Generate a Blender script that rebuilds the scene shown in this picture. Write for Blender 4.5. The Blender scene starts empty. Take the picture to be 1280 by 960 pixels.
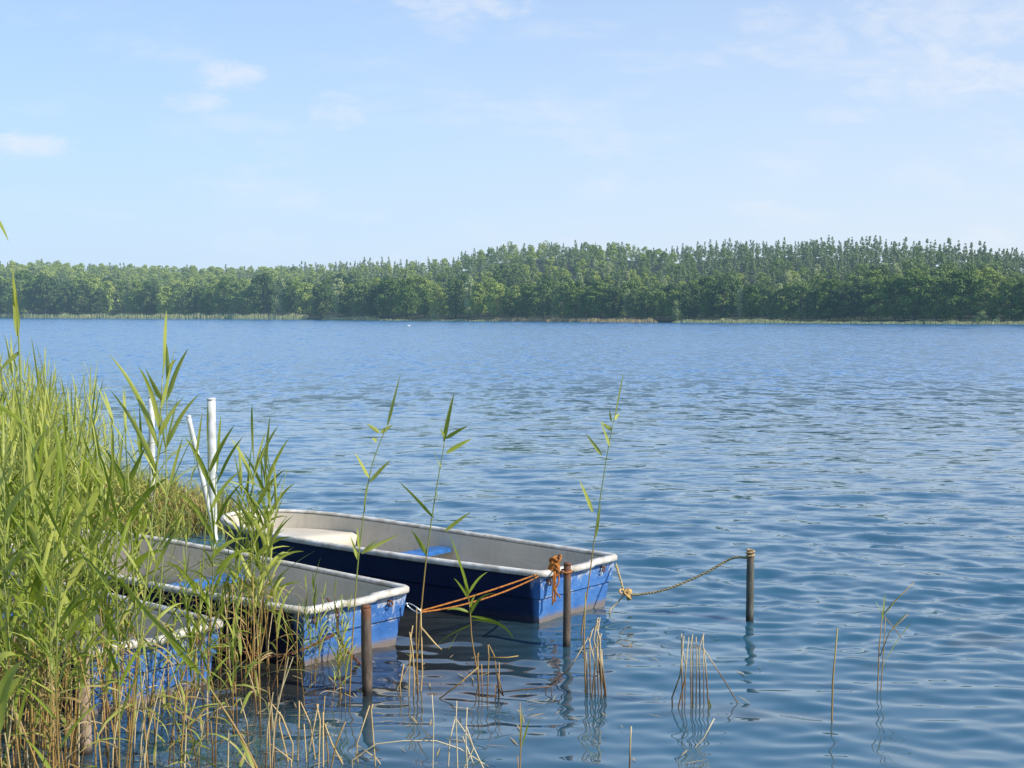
import bpy, math, random
import numpy as np
from mathutils import Vector

random.seed(7); RNG = np.random.default_rng(7)
R = math.radians
scene = bpy.context.scene
COL = scene.collection

# ------------------------------------------------------------------ camera
CAM_H = 2.3
F = 1778.0
PITCH = math.atan(89.0 / F)
cam = bpy.data.cameras.new('camera'); cam.lens = 50.0; cam.sensor_width = 36.0
cam.clip_end = 6000; cam.clip_start = 0.1
camo = bpy.data.objects.new('camera', cam); COL.objects.link(camo)
camo.location = (0, 0, CAM_H); camo.rotation_euler = (R(90) - PITCH, 0, 0)
scene.camera = camo

def ray(px, py):
    a = (px - 640) / F; b = (480 - py) / F
    # camera basis: right (1,0,0); up (0,sinP,cosP); forward (0,cosP,-sinP)
    cp, sp = math.cos(PITCH), math.sin(PITCH)
    return (a, cp + b * sp, -sp + b * cp)

def on_level(px, py, z=0.0):
    """the point of the level plane z that the survey of the photograph gives"""
    d = ray(px, py); t = (z - CAM_H) / d[2]
    return Vector((d[0] * t, d[1] * t, z))

def at_depth(px, py, y):
    d = ray(px, py); t = y / d[1]
    return Vector((d[0] * t, y, CAM_H + d[2] * t))

# ------------------------------------------------------------------ helpers
def tag(o, label=None, cat=None, group=None, kind=None):
    if label: o['label'] = label
    if cat: o['category'] = cat
    if group: o['group'] = group
    if kind: o['kind'] = kind
    return o

def empty(name, loc=(0, 0, 0), rz=0.0):
    o = bpy.data.objects.new(name, None); COL.objects.link(o)
    o.location = loc; o.rotation_euler = (0, 0, rz); o.empty_display_size = 0.1
    return o

def copy_tree(o, parent=None):
    c = o.copy(); COL.objects.link(c)
    if parent is not None: c.parent = parent
    for ch in list(o.children): copy_tree(ch, c)
    return c

class MB:
    """collects geometry, then links it as ONE mesh object"""
    def __init__(s): s.v = []; s.f = []; s.m = []; s.sm = True
    def add(s, verts, faces, mi=0):
        o = len(s.v)
        s.v.extend([tuple(p) for p in verts])
        for f in faces:
            s.f.append(tuple(i + o for i in f)); s.m.append(mi)
    def tube(s, pts, rad, n=6, mi=0, cap=True):
        pts = [Vector(p) for p in pts]; k = len(pts)
        if not hasattr(rad, '__len__'): rad = [rad] * k
        o = len(s.v); prev = None
        for i, p in enumerate(pts):
            t = (pts[min(i + 1, k - 1)] - pts[max(i - 1, 0)])
            t = t.normalized() if t.length > 1e-9 else Vector((0, 0, 1))
            if prev is None:
                a = Vector((1, 0, 0)) if abs(t.x) < .8 else Vector((0, 1, 0))
                u = t.cross(a).normalized()
            else:
                u = (prev - t * prev.dot(t)); u = u.normalized() if u.length > 1e-6 else t.orthogonal().normalized()
            prev = u; w = t.cross(u)
            for j in range(n):
                an = 2 * math.pi * j / n
                q = p + (u * math.cos(an) + w * math.sin(an)) * rad[i]
                s.v.append((q.x, q.y, q.z))
        for i in range(k - 1):
            for j in range(n):
                a = o + i * n + j; b = o + i * n + (j + 1) % n
                s.f.append((a, b, b + n, a + n)); s.m.append(mi)
        if cap:
            s.f.append(tuple(o + j for j in reversed(range(n)))); s.m.append(mi)
            s.f.append(tuple(o + (k - 1) * n + j for j in range(n))); s.m.append(mi)
    def blob(s, c, r, mi=0, n=8, m=6, sc=(1, 1, 1), jit=0.0):
        vs = []; fs = []
        for i in range(m + 1):
            th = math.pi * i / m
            for j in range(n):
                ph = 2 * math.pi * j / n
                k = r * (1 + random.uniform(-jit, jit))
                vs.append((c[0] + k * sc[0] * math.sin(th) * math.cos(ph), c[1] + k * sc[1] * math.sin(th) * math.sin(ph), c[2] + k * sc[2] * math.cos(th)))
        for i in range(m):
            for j in range(n):
                a = i * n + j; b = i * n + (j + 1) % n
                fs.append((a, a + n, b + n, b))
        s.add(vs, fs, mi)
    def build(s, name, mats, parent=None, smooth=True):
        me = bpy.data.meshes.new(name)
        me.from_pydata(s.v, [], s.f)
        if not isinstance(mats, (list, tuple)): mats = [mats]
        for m in mats: me.materials.append(m)
        me.polygons.foreach_set('material_index', s.m)
        me.polygons.foreach_set('use_smooth', [smooth] * len(s.f))
        me.update()
        o = bpy.data.objects.new(name, me); COL.objects.link(o)
        if parent is not None: o.parent = parent
        return o

def np_mesh(name, V, Fq, mats, parent=None, smooth=False, mi=None):
    """mesh from numpy arrays: V (n,3), Fq (m,k)"""
    me = bpy.data.meshes.new(name)
    V = np.asarray(V, np.float32); Fq = np.asarray(Fq, np.int32); m, k = Fq.shape
    me.vertices.add(len(V)); me.vertices.foreach_set('co', V.ravel())
    me.loops.add(m * k); me.loops.foreach_set('vertex_index', Fq.ravel())
    me.polygons.add(m)
    me.polygons.foreach_set('loop_start', np.arange(0, m * k, k, dtype=np.int32))
    me.polygons.foreach_set('loop_total', np.full(m, k, np.int32))
    if not isinstance(mats, (list, tuple)): mats = [mats]
    for x in mats: me.materials.append(x)
    if mi is not None: me.polygons.foreach_set('material_index', np.asarray(mi, np.int32))
    me.polygons.foreach_set('use_smooth', np.full(m, smooth))
    me.update(calc_edges=True); me.validate()
    o = bpy.data.objects.new(name, me); COL.objects.link(o)
    if parent is not None: o.parent = parent
    return o

# ------------------------------------------------------------------ material helpers
class NT:
    def __init__(s, tree): s.t = tree; s.n = tree.nodes; s.l = tree.links
    def new(s, typ, **kw):
        n = s.n.new(typ)
        for k, v in kw.items(): setattr(n, k, v)
        return n
    def put(s, node, key, val):
        i = node.inputs[key]
        if hasattr(val, 'is_output') or isinstance(val, bpy.types.NodeSocket): s.l.new(val, i)
        else: i.default_value = val
    def math(s, op, a, b=None, c=None, clamp=False):
        n = s.new('ShaderNodeMath', operation=op); n.use_clamp = clamp
        s.put(n, 0, a)
        if b is not None: s.put(n, 1, b)
        if c is not None: s.put(n, 2, c)
        return n.outputs[0]
    def mix(s, fac, a, b, blend='MIX'):
        n = s.new('ShaderNodeMix', data_type='RGBA', blend_type=blend)
        s.put(n, 0, fac); s.put(n, 6, a if not isinstance(a, tuple) else (*a, 1)); s.put(n, 7, b if not isinstance(b, tuple) else (*b, 1))
        return n.outputs[2]
    def noise(s, vec, scale, detail=3, rough=.5, dist=0.0):
        n = s.new('ShaderNodeTexNoise')
        if vec is not None: s.l.new(vec, n.inputs['Vector'])
        n.inputs['Scale'].default_value = scale; n.inputs['Detail'].default_value = detail
        n.inputs['Roughness'].default_value = rough; n.inputs['Distortion'].default_value = dist
        return n.outputs['Fac']
    def map(s, vec, sc=(1, 1, 1), rot=(0, 0, 0), loc=(0, 0, 0)):
        n = s.new('ShaderNodeMapping'); s.l.new(vec, n.inputs['Vector'])
        n.inputs['Scale'].default_value = sc; n.inputs['Rotation'].default_value = rot; n.inputs['Location'].default_value = loc
        return n.outputs[0]
    def ramp(s, fac, lo, hi):
        n = s.new('ShaderNodeMapRange'); n.interpolation_type = 'SMOOTHSTEP'
        s.put(n, 0, fac); n.inputs[1].default_value = lo; n.inputs[2].default_value = hi
        return n.outputs[0]
    def obj(s): return s.new('ShaderNodeTexCoord').outputs['Object']
    def pos(s): return s.new('ShaderNodeNewGeometry').outputs['Position']
    def sep(s, vec):
        n = s.new('ShaderNodeSeparateXYZ'); s.l.new(vec, n.inputs[0]); return n.outputs
    def rnd(s): return s.new('ShaderNodeObjectInfo').outputs['Random']

def material(name):
    m = bpy.data.materials.new(name); m.use_nodes = True
    t = NT(m.node_tree); p = t.n['Principled BSDF']
    return m, t, p

def simple(name, col, rough=.6, var=.25, scale=6, spec=.4, bump=0.0, bscale=40, metal=0.0, col2=None, coords='obj'):
    m, t, p = material(name)
    v = t.obj() if coords == 'obj' else t.pos()
    n = t.noise(v, scale, 5, .6)
    c2 = col2 or tuple(c * (1 - var * 1.6) for c in col)
    c = t.mix(t.ramp(n, .35, .7), tuple(min(1, x * (1 + var * .3)) for x in col), c2)
    t.put(p, 'Base Color', c); p.inputs['Roughness'].default_value = rough
    p.inputs['Specular IOR Level'].default_value = spec; p.inputs['Metallic'].default_value = metal
    if bump:
        b = t.new('ShaderNodeBump'); b.inputs['Strength'].default_value = 1; b.inputs['Distance'].default_value = bump
        t.put(b, 'Height', t.noise(v, bscale, 4, .6)); t.put(p, 'Normal', b.outputs[0])
    return m

M = {}
# ------------------------------------------------------------------ light
SUN_AZ = 117.0      # degrees clockwise from +Y (the way the camera looks)
SUN_EL = 40.0
sd = Vector((math.sin(R(SUN_AZ)) * math.cos(R(SUN_EL)), math.cos(R(SUN_AZ)) * math.cos(R(SUN_EL)), math.sin(R(SUN_EL))))
sl = bpy.data.lights.new('sun', 'SUN'); sl.energy = 4.9; sl.angle = R(.53); sl.color = (1, .93, .82)
so = bpy.data.objects.new('sun', sl); COL.objects.link(so)
so.rotation_euler = (-sd).to_track_quat('-Z', 'Y').to_euler(); so.location = (20, -10, 30)

w = bpy.data.worlds.new('World'); scene.world = w; w.use_nodes = True
t = NT(w.node_tree); bg = t.n['Background']
sky = t.new('ShaderNodeTexSky', sky_type='NISHITA'); sky.sun_disc = False
sky.sun_elevation = R(SUN_EL); sky.sun_rotation = R(SUN_AZ); sky.air_density = 1.0; sky.dust_density = .6; sky.ozone_density = 1.5
SKY_S = .15
gen = t.new('ShaderNodeTexCoord').outputs['Generated']
X, Y, Z = t.sep(gen)
el = t.math('MAXIMUM', Z, 0.0)
# summer haze: pale milky blue low in the sky, thicker towards the sun side
hz = t.math('POWER', t.math('SUBTRACT', 1.0, el, clamp=True), 2.7)
side = t.ramp(X, -.45, .4)
hazecol = t.mix(side, (.58 / SKY_S, .74 / SKY_S, .98 / SKY_S), (.76 / SKY_S, .84 / SKY_S, .98 / SKY_S))
skyc = t.mix(1.0, sky.outputs[0], (.76, 1.02, 1.28), 'MULTIPLY')
c = t.mix(t.math('MULTIPLY', hz, .93), skyc, hazecol)
# wisps and small fair-weather clouds, fixed in the sky by their bearing
az = t.math('DIVIDE', X, t.math('MAXIMUM', Y, .05)); ev = t.math('DIVIDE', Z, t.math('MAXIMUM', Y, .05))
cv = t.new('ShaderNodeCombineXYZ'); t.put(cv, 0, az); t.put(cv, 1, ev)
wn = t.noise(t.map(cv.outputs[0], (9, 26, 1), loc=(3, 1, 0)), 1.0, 6, .6, .3)
fine = t.noise(t.map(cv.outputs[0], (38, 75, 1)), 1.0, 6, .62, .4)
front = t.ramp(Y, .05, .3)
tot = t.math('MULTIPLY', t.ramp(wn, .48, .8), t.math('MULTIPLY', t.math('MULTIPLY', front, t.math('ADD', .40, t.math('MULTIPLY', side, .35))), t.math('SUBTRACT', 1.0, t.ramp(Z, .2, .42))))
clouds = [(282, 97, 46, 17, .8), (252, 130, 34, 11, .7), (300, 158, 60, 13, .35), (427, 143, 28, 22, .7), (40, 181, 42, 15, .85), (575, 5, 75, 22, .7),
          (1215, 98, 95, 24, .8), (1115, 112, 48, 16, .5), (1028, 52, 30, 20, .6), (960, 32, 40, 18, .45), (1050, 146, 40, 10, .5), (1155, 218, 45, 18, .35), (1265, 190, 50, 14, .4), (1200, 30, 150, 34, .6), (1165, 75, 20, 18, .7)]
for (px, py, rx, ry, a) in clouds:
    dx = t.math('DIVIDE', t.math('SUBTRACT', az, (px - 640) / F), rx / F)
    dy = t.math('DIVIDE', t.math('SUBTRACT', ev, (391 - py) / F), ry / F)
    d2 = t.math('ADD', t.math('MULTIPLY', dx, dx), t.math('MULTIPLY', dy, dy))
    g = t.math('SUBTRACT', 1.0, t.math('MULTIPLY', d2, .55))
    g = t.math('ADD', g, t.math('MULTIPLY', t.math('SUBTRACT', fine, .52), 3.2))
    g = t.math('MULTIPLY', t.ramp(g, -.25, 1.5), t.math('MULTIPLY', front, a))
    tot = t.math('MAXIMUM', tot, g)
c = t.mix(t.math('MULTIPLY', tot, .82), c, (.84 / SKY_S, .885 / SKY_S, .97 / SKY_S))
t.put(bg, 'Color', c); bg.inputs['Strength'].default_value = SKY_S

# ------------------------------------------------------------------ materials
def leaf_mat(name, cols, rough=.5, trans=.35, zfade=None, nscale=3.0):
    """cols: two base colours mixed by noise and by object"""
    m, t, p = material(name)
    f = t.math('ADD', t.math('MULTIPLY', t.noise(t.pos(), nscale, 3, .6), .9), t.math('MULTIPLY', t.math('SUBTRACT', t.rnd(), .5), .7))
    c = t.mix(t.ramp(f, .2, .75), cols[0], cols[1])
    if zfade:
        z = t.sep(t.pos())[2]
        g = t.ramp(t.math('ADD', z, t.math('MULTIPLY', t.math('SUBTRACT', t.rnd(), .5), .5)), zfade[0], zfade[1])
        c = t.mix(g, zfade[2], c)
    t.put(p, 'Base Color', c); p.inputs['Roughness'].default_value = rough; p.inputs['Specular IOR Level'].default_value = .35
    if trans:
        tr = t.new('ShaderNodeBsdfTranslucent'); t.put(tr, 'Color', t.mix(.5, c, (.5, .55, .05), 'MULTIPLY') if False else c)
        ms = t.new('ShaderNodeMixShader'); ms.inputs[0].default_value = trans
        t.l.new(p.outputs[0], ms.inputs[1]); t.l.new(tr.outputs[0], ms.inputs[2]); t.l.new(ms.outputs[0], t.n['Material Output'].inputs[0])
    return m

M['reed_leaf'] = leaf_mat('reed_leaf', ((.25, .32, .030), (.54, .56, .12)), .42, .38)
M['reed_leaf_far'] = leaf_mat('reed_leaf_far', ((.25, .31, .04), (.50, .52, .11)), .5, .3)
M['reed_stem'] = leaf_mat('reed_stem', ((.20, .26, .05), (.30, .33, .09)), .4, 0, (.30, .85, (.36, .22, .07)))
M['dry_leaf'] = leaf_mat('dry_leaf', ((.40, .28, .10), (.55, .42, .20)), .7, .25)
M['dry_stem'] = leaf_mat('dry_stem', ((.40, .24, .07), (.62, .44, .19)), .55, 0, (-.05, .14, (.15, .08, .03)))
M['pale_stem'] = leaf_mat('pale_stem', ((.55, .42, .22), (.68, .56, .34)), .55, 0, (-.03, .08, (.2, .12, .05)))
M['grass_green'] = leaf_mat('grass_green', ((.24, .30, .04), (.46, .47, .11)), .6, .3)

def tree_mat(name, a, b, haze=.052):
    m, t, p = material(name)
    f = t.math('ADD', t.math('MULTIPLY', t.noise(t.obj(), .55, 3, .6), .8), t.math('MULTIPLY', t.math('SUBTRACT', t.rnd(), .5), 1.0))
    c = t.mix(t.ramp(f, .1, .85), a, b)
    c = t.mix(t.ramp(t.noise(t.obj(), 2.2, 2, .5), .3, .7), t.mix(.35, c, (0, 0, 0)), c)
    t.put(p, 'Base Color', c); p.inputs['Roughness'].default_value = .7; p.inputs['Specular IOR Level'].default_value = .2
    # bluish glow in the material stands for summer haze, stronger across the lake
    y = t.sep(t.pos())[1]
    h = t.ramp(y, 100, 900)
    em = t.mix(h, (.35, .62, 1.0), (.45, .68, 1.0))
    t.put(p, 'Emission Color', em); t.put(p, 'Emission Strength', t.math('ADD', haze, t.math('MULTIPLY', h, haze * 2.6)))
    tr = t.new('ShaderNodeBsdfTranslucent'); t.put(tr, 'Color', c)
    ms = t.new('ShaderNodeMixShader'); ms.inputs[0].default_value = .2
    t.l.new(p.outputs[0], ms.inputs[1]); t.l.new(tr.outputs[0], ms.inputs[2]); t.l.new(ms.outputs[0], t.n['Material Output'].inputs[0])
    return m
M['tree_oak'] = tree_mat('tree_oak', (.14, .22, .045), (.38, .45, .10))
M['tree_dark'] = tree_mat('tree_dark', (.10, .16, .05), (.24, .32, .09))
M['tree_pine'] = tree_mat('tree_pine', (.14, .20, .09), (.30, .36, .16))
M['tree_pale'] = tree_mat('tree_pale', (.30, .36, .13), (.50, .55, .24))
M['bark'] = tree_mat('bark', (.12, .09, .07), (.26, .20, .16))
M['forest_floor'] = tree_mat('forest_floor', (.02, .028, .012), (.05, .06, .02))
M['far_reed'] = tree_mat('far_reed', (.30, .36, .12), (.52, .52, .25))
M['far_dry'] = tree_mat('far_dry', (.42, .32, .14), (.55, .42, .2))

# boat paint: gelcoat with chalky scuffs high on the sides and scum at the waterline, shade painted on the sides
def hull_mat():
    m, t, p = material('boat_blue')
    o = t.obj(); x, y, z = t.sep(o)
    off_ = t.new('ShaderNodeVectorMath', operation='ADD'); t.l.new(o, off_.inputs[0]); cmb = t.new('ShaderNodeCombineXYZ'); t.put(cmb, 0, t.math('MULTIPLY', t.rnd(), 31.0)); t.put(cmb, 1, t.math('MULTIPLY', t.rnd(), 17.0)); t.l.new(cmb.outputs[0], off_.inputs[1]); o = off_.outputs[0]
    n1 = t.noise(o, 3, 5, .6); n2 = t.noise(t.map(o, (1, .8, .6)), 13, 7, .72, .8); n3 = t.noise(t.map(o, (1, 1, 3.0)), 9, 5, .65, .4)
    c = t.mix(t.ramp(n1, .3, .7), (.045, .15, .42), (.10, .25, .56))
    c = t.mix(t.math('MULTIPLY', t.ramp(n3, .52, .72), .5), c, (.012, .055, .26))
    up = t.ramp(z, .10, .36)
    sc = t.math('MULTIPLY', t.ramp(t.math('ADD', n2, t.math('MULTIPLY', up, .13)), .62, .70), up)
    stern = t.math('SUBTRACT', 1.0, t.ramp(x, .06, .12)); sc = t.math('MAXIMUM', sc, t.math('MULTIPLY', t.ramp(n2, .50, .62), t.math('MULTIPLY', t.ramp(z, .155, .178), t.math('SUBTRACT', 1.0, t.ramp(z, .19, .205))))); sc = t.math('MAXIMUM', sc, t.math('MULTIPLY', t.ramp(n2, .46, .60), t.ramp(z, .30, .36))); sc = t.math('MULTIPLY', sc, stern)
    c = t.mix(t.math('SUBTRACT', 1.0, stern), c, t.mix(.94, c, (.003, .009, .042)))  # sides painted near-black navy, standing in for the shade on them
    c = t.mix(t.math('MULTIPLY', sc, .8), c, (.62, .62, .60))
    n4 = t.noise(t.map(o, (1, 1, .2)), 60, 3, .6)
    c = t.mix(t.math('MULTIPLY', t.math('MULTIPLY', stern, t.ramp(n4, .6, .7)), .18), c, (.35, .45, .62))
    d = t.ramp(t.math('ADD', z, t.math('MULTIPLY', n2, .05)), .085, .045)
    c = t.mix(t.math('MULTIPLY', t.math('SUBTRACT', 1.0, t.ramp(t.math('ADD', z, t.math('MULTIPLY', n2, .05)), .04, .095)), t.math('ADD', .15, t.math('MULTIPLY', stern, .7))), c, (.27, .20, .12))
    t.put(p, 'Base Color', c); t.put(p, 'Roughness', t.math('ADD', .28, t.math('MULTIPLY', sc, .4)))
    b = t.new('ShaderNodeBump'); b.inputs['Distance'].default_value = .004; t.put(b, 'Height', n3); t.put(p, 'Normal', b.outputs[0])
    return m
M['hull'] = hull_mat()

def liner_mat():
    m, t, p = material('boat_liner')
    o = t.obj(); x, y, z = t.sep(o)
    n1 = t.noise(o, 2.2, 6, .65); n2 = t.noise(t.map(o, (1, 1, .3)), 18, 6, .7); n3 = t.noise(t.map(o, (.5, 1, 6)), 5, 4, .6)
    c = t.mix(t.ramp(n1, .3, .7), (.68, .60, .47), (.56, .50, .39))
    c = t.mix(t.math('MULTIPLY', t.ramp(n2, .5, .7), .35), c, (.34, .30, .24))
    c = t.mix(t.math('MULTIPLY', t.ramp(n3, .5, .75), .35), c, (.72, .70, .66))
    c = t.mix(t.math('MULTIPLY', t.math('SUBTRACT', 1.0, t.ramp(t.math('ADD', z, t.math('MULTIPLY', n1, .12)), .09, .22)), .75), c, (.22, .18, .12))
    t.put(p, 'Base Color', c); p.inputs['Roughness'].default_value = .55
    b = t.new('ShaderNodeBump'); b.inputs['Distance'].default_value = .003; t.put(b, 'Height', n2); t.put(p, 'Normal', b.outputs[0])
    return m
M['liner'] = liner_mat()
M['gunwale'] = simple('boat_rim', (.76, .72, .64), .5, .12, 9, col2=(.46, .41, .32), bump=.002, bscale=50)
M['cream'] = simple('boat_cream', (.56, .50, .39), .5, .15, 5, col2=(.66, .58, .45))
M['seat_blue'] = simple('seat_blue', (.04, .17, .46), .35, .3, 12)
M['steel'] = simple('galvanised_steel', (.62, .65, .66), .35, .2, 30, metal=.9)
M['rust'] = simple('rusty_steel', (.20, .085, .04), .8, .3, 18, col2=(.08, .04, .025), bump=.003, bscale=60)
M['white_paint'] = simple('white_post_paint', (.80, .80, .77), .5, .08, 7, col2=(.50, .50, .42))
M['orange_rope'] = simple('orange_rope', (.52, .19, .03), .8, .2, 50, col2=(.24, .09, .025), bump=.004, bscale=160)
M['hemp_rope'] = simple('hemp_rope', (.55, .42, .20), .85, .2, 60, col2=(.26, .21, .12), bump=.004, bscale=160)
M['rope_knot'] = simple('rope_knot', (.70, .45, .16), .85, .2, 60, col2=(.42, .26, .10), bump=.004, bscale=160)
M['swan'] = simple('white_feather', (.85, .85, .84), .6, .05, 8)
M['beak'] = simple('orange_beak', (.75, .28, .04), .5, .05, 8)
M['black'] = simple('black_rubber', (.02, .02, .022), .5, .1, 8)

def post_mat(name, c0, c1, c2):
    m, t, p = material(name)
    o = t.obj(); z = t.sep(o)[2]
    n = t.noise(t.map(o, (1, 1, .25)), 30, 6, .65)
    c = t.mix(t.ramp(n, .35, .65), c0, c1)
    c = t.mix(t.math('SUBTRACT', 1.0, t.ramp(t.math('ADD', z, t.math('MULTIPLY', n, .05)), .03, .11)), c, (.02, .016, .012))
    c = t.mix(t.ramp(t.math('ADD', z, t.math('MULTIPLY', n, .06)), .46, .55), c, c2)
    t.put(p, 'Base Color', c); p.inputs['Roughness'].default_value = .75
    b = t.new('ShaderNodeBump'); b.inputs['Distance'].default_value = .004; t.put(b, 'Height', n); t.put(p, 'Normal', b.outputs[0])
    return m
M['post_rust'] = post_mat('post_rust', (.08, .058, .045), (.17, .125, .09), (.20, .085, .045))
M['post_grey'] = post_mat('post_grey', (.07, .068, .05), (.16, .15, .115), (.20, .09, .05))
M['post_wood'] = post_mat('post_wood', (.30, .21, .14), (.45, .34, .24), (.36, .25, .17))

# ------------------------------------------------------------------ water
def water():
    zs = [1.0]
    while zs[-1] < 70: zs.append(zs[-1] + max(.014, zs[-1] ** 2 / (F * CAM_H) * 1.15) if zs[-1] > 6 else zs[-1] + .10)
    while zs[-1] < 1500: zs.append(zs[-1] * 1.08)
    zs = np.array(zs)
    core = np.linspace(-.42, .42, 430)
    side = np.array([.46, .52, .6, .72, .9, 1.2, 1.7, 2.5, 4.0, 7.0])
    ts = np.concatenate([-side[::-1], core, side])
    Zg, Tg = np.meshgrid(zs, ts, indexing='ij')
    Xg = Zg * Tg
    H = np.zeros_like(Xg)
    rg = np.random.default_rng(11)
    n = 90
    for i in range(n):
        lam = .16 * (2.6 / .16) ** (rg.random() ** 1.45)
        k = 2 * math.pi / lam
        th = R(80) + rg.normal() * R(22 if lam > .7 else 32)       # direction the wave runs, mostly along the line of sight
        slope = .030 * (lam / .6) ** -.18 if lam < 1.2 else .016
        amp = slope / k * (.66 if lam > .9 else .95)
        ph = rg.random() * 6.28
        kx, ky = k * math.cos(th), k * math.sin(th)
        # fade each wave out where the sheet is too coarse to carry it
        step = np.maximum(Zg ** 2 / (F * CAM_H), .014)
        fade = np.clip((lam * .30 - step) / (lam * .18), 0, 1)
        if lam < .22: fade = fade * np.clip((Zg - 4) / 3, 0, 1)
        H += fade * amp * np.sin(kx * Xg + ky * Zg + ph + .6 * np.sin(.23 * Xg + .31 * Zg + i))
    # calmer in the lee of the reeds and boats, patches of stronger ripples outside
    lee = np.clip((Zg - 8) / 7 + np.clip(Xg - .5, -3, 3) * .10, .0, 1)
    gust = .82 + .28 * np.sin(Xg * .31 + 1.3 * np.sin(Zg * .11)) * np.sin(Zg * .17 + Xg * .12)
    H *= (.24 + .70 * lee) * gust
    H[:, np.abs(ts) > .43] *= .4
    V = np.stack([Xg, Zg, H], -1).reshape(-1, 3)
    nr, nc = Xg.shape
    idx = np.arange(nr * nc).reshape(nr, nc)
    Fq = np.stack([idx[:-1, :-1], idx[:-1, 1:], idx[1:, 1:], idx[1:, :-1]], -1).reshape(-1, 4)
    m, t, p = material('lake_water')
    pos = t.pos(); x, y, z = t.sep(pos)
    far = t.ramp(y, 12, 60); mid = t.ramp(y, 8.5, 16)
    def slopes(scale, sx, det, rot, rough=.55, sy=1.0):
        n = t.new('ShaderNodeTexNoise'); t.l.new(t.map(pos, (sx, sy, 0), (0, 0, rot)), n.inputs['Vector'])
        n.inputs['Scale'].default_value = scale; n.inputs['Detail'].default_value = det; n.inputs['Roughness'].default_value = rough
        v = t.new('ShaderNodeVectorMath', operation='SUBTRACT'); t.l.new(n.outputs['Color'], v.inputs[0]); v.inputs[1].default_value = (.5, .5, .5)
        return v.outputs[0]
    def scaled(v, k):
        n = t.new('ShaderNodeVectorMath', operation='SCALE'); t.l.new(v, n.inputs[0]); t.put(n, 'Scale', k); return n.outputs[0]
    def add(a, b_):
        n = t.new('ShaderNodeVectorMath', operation='ADD'); t.l.new(a, n.inputs[0]); t.l.new(b_, n.inputs[1]); return n.outputs[0]
    patch = t.noise(t.map(pos, (.05, .03, 0)), 1.0, 4, .55)
    gust = t.math('ADD', .8, t.math('MULTIPLY', patch, .4))
    v = add(scaled(slopes(.8, .8, 6, .12, .7), t.math('MULTIPLY', t.math('MULTIPLY', far, .42), gust)),
            scaled(slopes(6.5, .40, 4, -.1), t.math('MULTIPLY', t.math('ADD', .085, t.math('MULTIPLY', mid, .42)), gust)))
    fa = t.ramp(y, 18, 60); fb = t.ramp(y, 70, 260)
    v = add(v, scaled(slopes(2.3, 1.0, 3, 0, .6, .36), t.math('MULTIPLY', t.math('MULTIPLY', fa, 1.0), gust)))
    v = add(v, scaled(slopes(.8, 1.0, 4, 0, .65, .16), t.math('MULTIPLY', t.math('MULTIPLY', fb, 1.3), gust)))
    v = add(v, scaled(slopes(1.7, .5, 3, .2), t.math('MULTIPLY', t.math('ADD', .02, t.math('MULTIPLY', mid, .16)), gust)))
    fl = t.new('ShaderNodeVectorMath', operation='MULTIPLY'); t.l.new(v, fl.inputs[0]); fl.inputs[1].default_value = (1, 1, 0)
    nn = t.new('ShaderNodeVectorMath', operation='NORMALIZE'); t.l.new(add(fl.outputs[0], t.new('ShaderNodeNewGeometry').outputs['Normal']), nn.inputs[0])
    t.put(p, 'Normal', nn.outputs[0])
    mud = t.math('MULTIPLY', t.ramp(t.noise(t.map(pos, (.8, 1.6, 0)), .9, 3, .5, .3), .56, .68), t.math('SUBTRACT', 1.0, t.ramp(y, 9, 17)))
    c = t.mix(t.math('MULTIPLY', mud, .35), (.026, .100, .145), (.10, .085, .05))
    bank_boat_dark = t.math('MULTIPLY', t.math('SUBTRACT', 1.0, t.ramp(t.math('ADD', x, t.math('MULTIPLY', t.noise(pos, 1.3, 3), .5)), -.5, 1.3)), t.math('MULTIPLY', t.math('ADD', .35, t.math('MULTIPLY', t.ramp(y, 7.6, 8.7), .65)), t.math('SUBTRACT', 1.0, t.ramp(y, 10.5, 13))))  # muddy shallows, the dark widened to stand for reflections under the boats
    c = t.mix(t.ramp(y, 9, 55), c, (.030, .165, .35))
    c = t.mix(t.math('MULTIPLY', bank_boat_dark, .93), c, (.030, .027, .022))
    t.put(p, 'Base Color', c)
    t.put(p, 'Roughness', t.math('ADD', .03, t.math('MULTIPLY', far, .14))); p.inputs['IOR'].default_value = 1.95
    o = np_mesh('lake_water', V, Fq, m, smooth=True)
    tag(o, 'rippled blue lake water reaching from the reeds to the far wooded shore', kind='structure')
water()

# ------------------------------------------------------------------ the far shore
def prof(px, pts):
    return float(np.interp(px, [a for a, b in pts], [b for a, b in pts]))
SHORE = [(-1400, 396.2), (-400, 396.6), (0, 397.6), (390, 399.3), (400, 400.0), (820, 403.0), (1280, 405.5), (2200, 408)]
SKYL = [(-1400, 326), (0, 324), (200, 329), (300, 332), (400, 328), (500, 323), (560, 319), (625, 305), (680, 301), (770, 303), (830, 309), (900, 300), (1000, 297), (1100, 299), (1200, 303), (1280, 311), (1500, 316), (2200, 320)]
FRONT = [(-1400, 350), (0, 340), (200, 352), (330, 345), (400, 350), (560, 345), (700, 352), (800, 356), (900, 348), (1000, 350), (1100, 336), (1180, 333), (1250, 333), (1300, 340), (2200, 340)]
def shore_d(px): return F * CAM_H / (prof(px, SHORE) - 391)
SROW = .62
def land_h(px, s, treeh=None):
    """height of the land at bearing px and depth s behind the waterline"""
    d = shore_d(px) * (1 + max(s, 0))
    f = min(1, max(0, s) / SROW); f = f * f * (3 - 2 * f)
    top_px = prof(px, FRONT) * (1 - f) + prof(px, SKYL) * f
    top = CAM_H + (391 - top_px) / F * d
    base = top - tree_top(px, s)
    return max(.15 + 1.2 * min(1, s * 12), base) if s > 0 else .12 + s * 8
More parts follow.
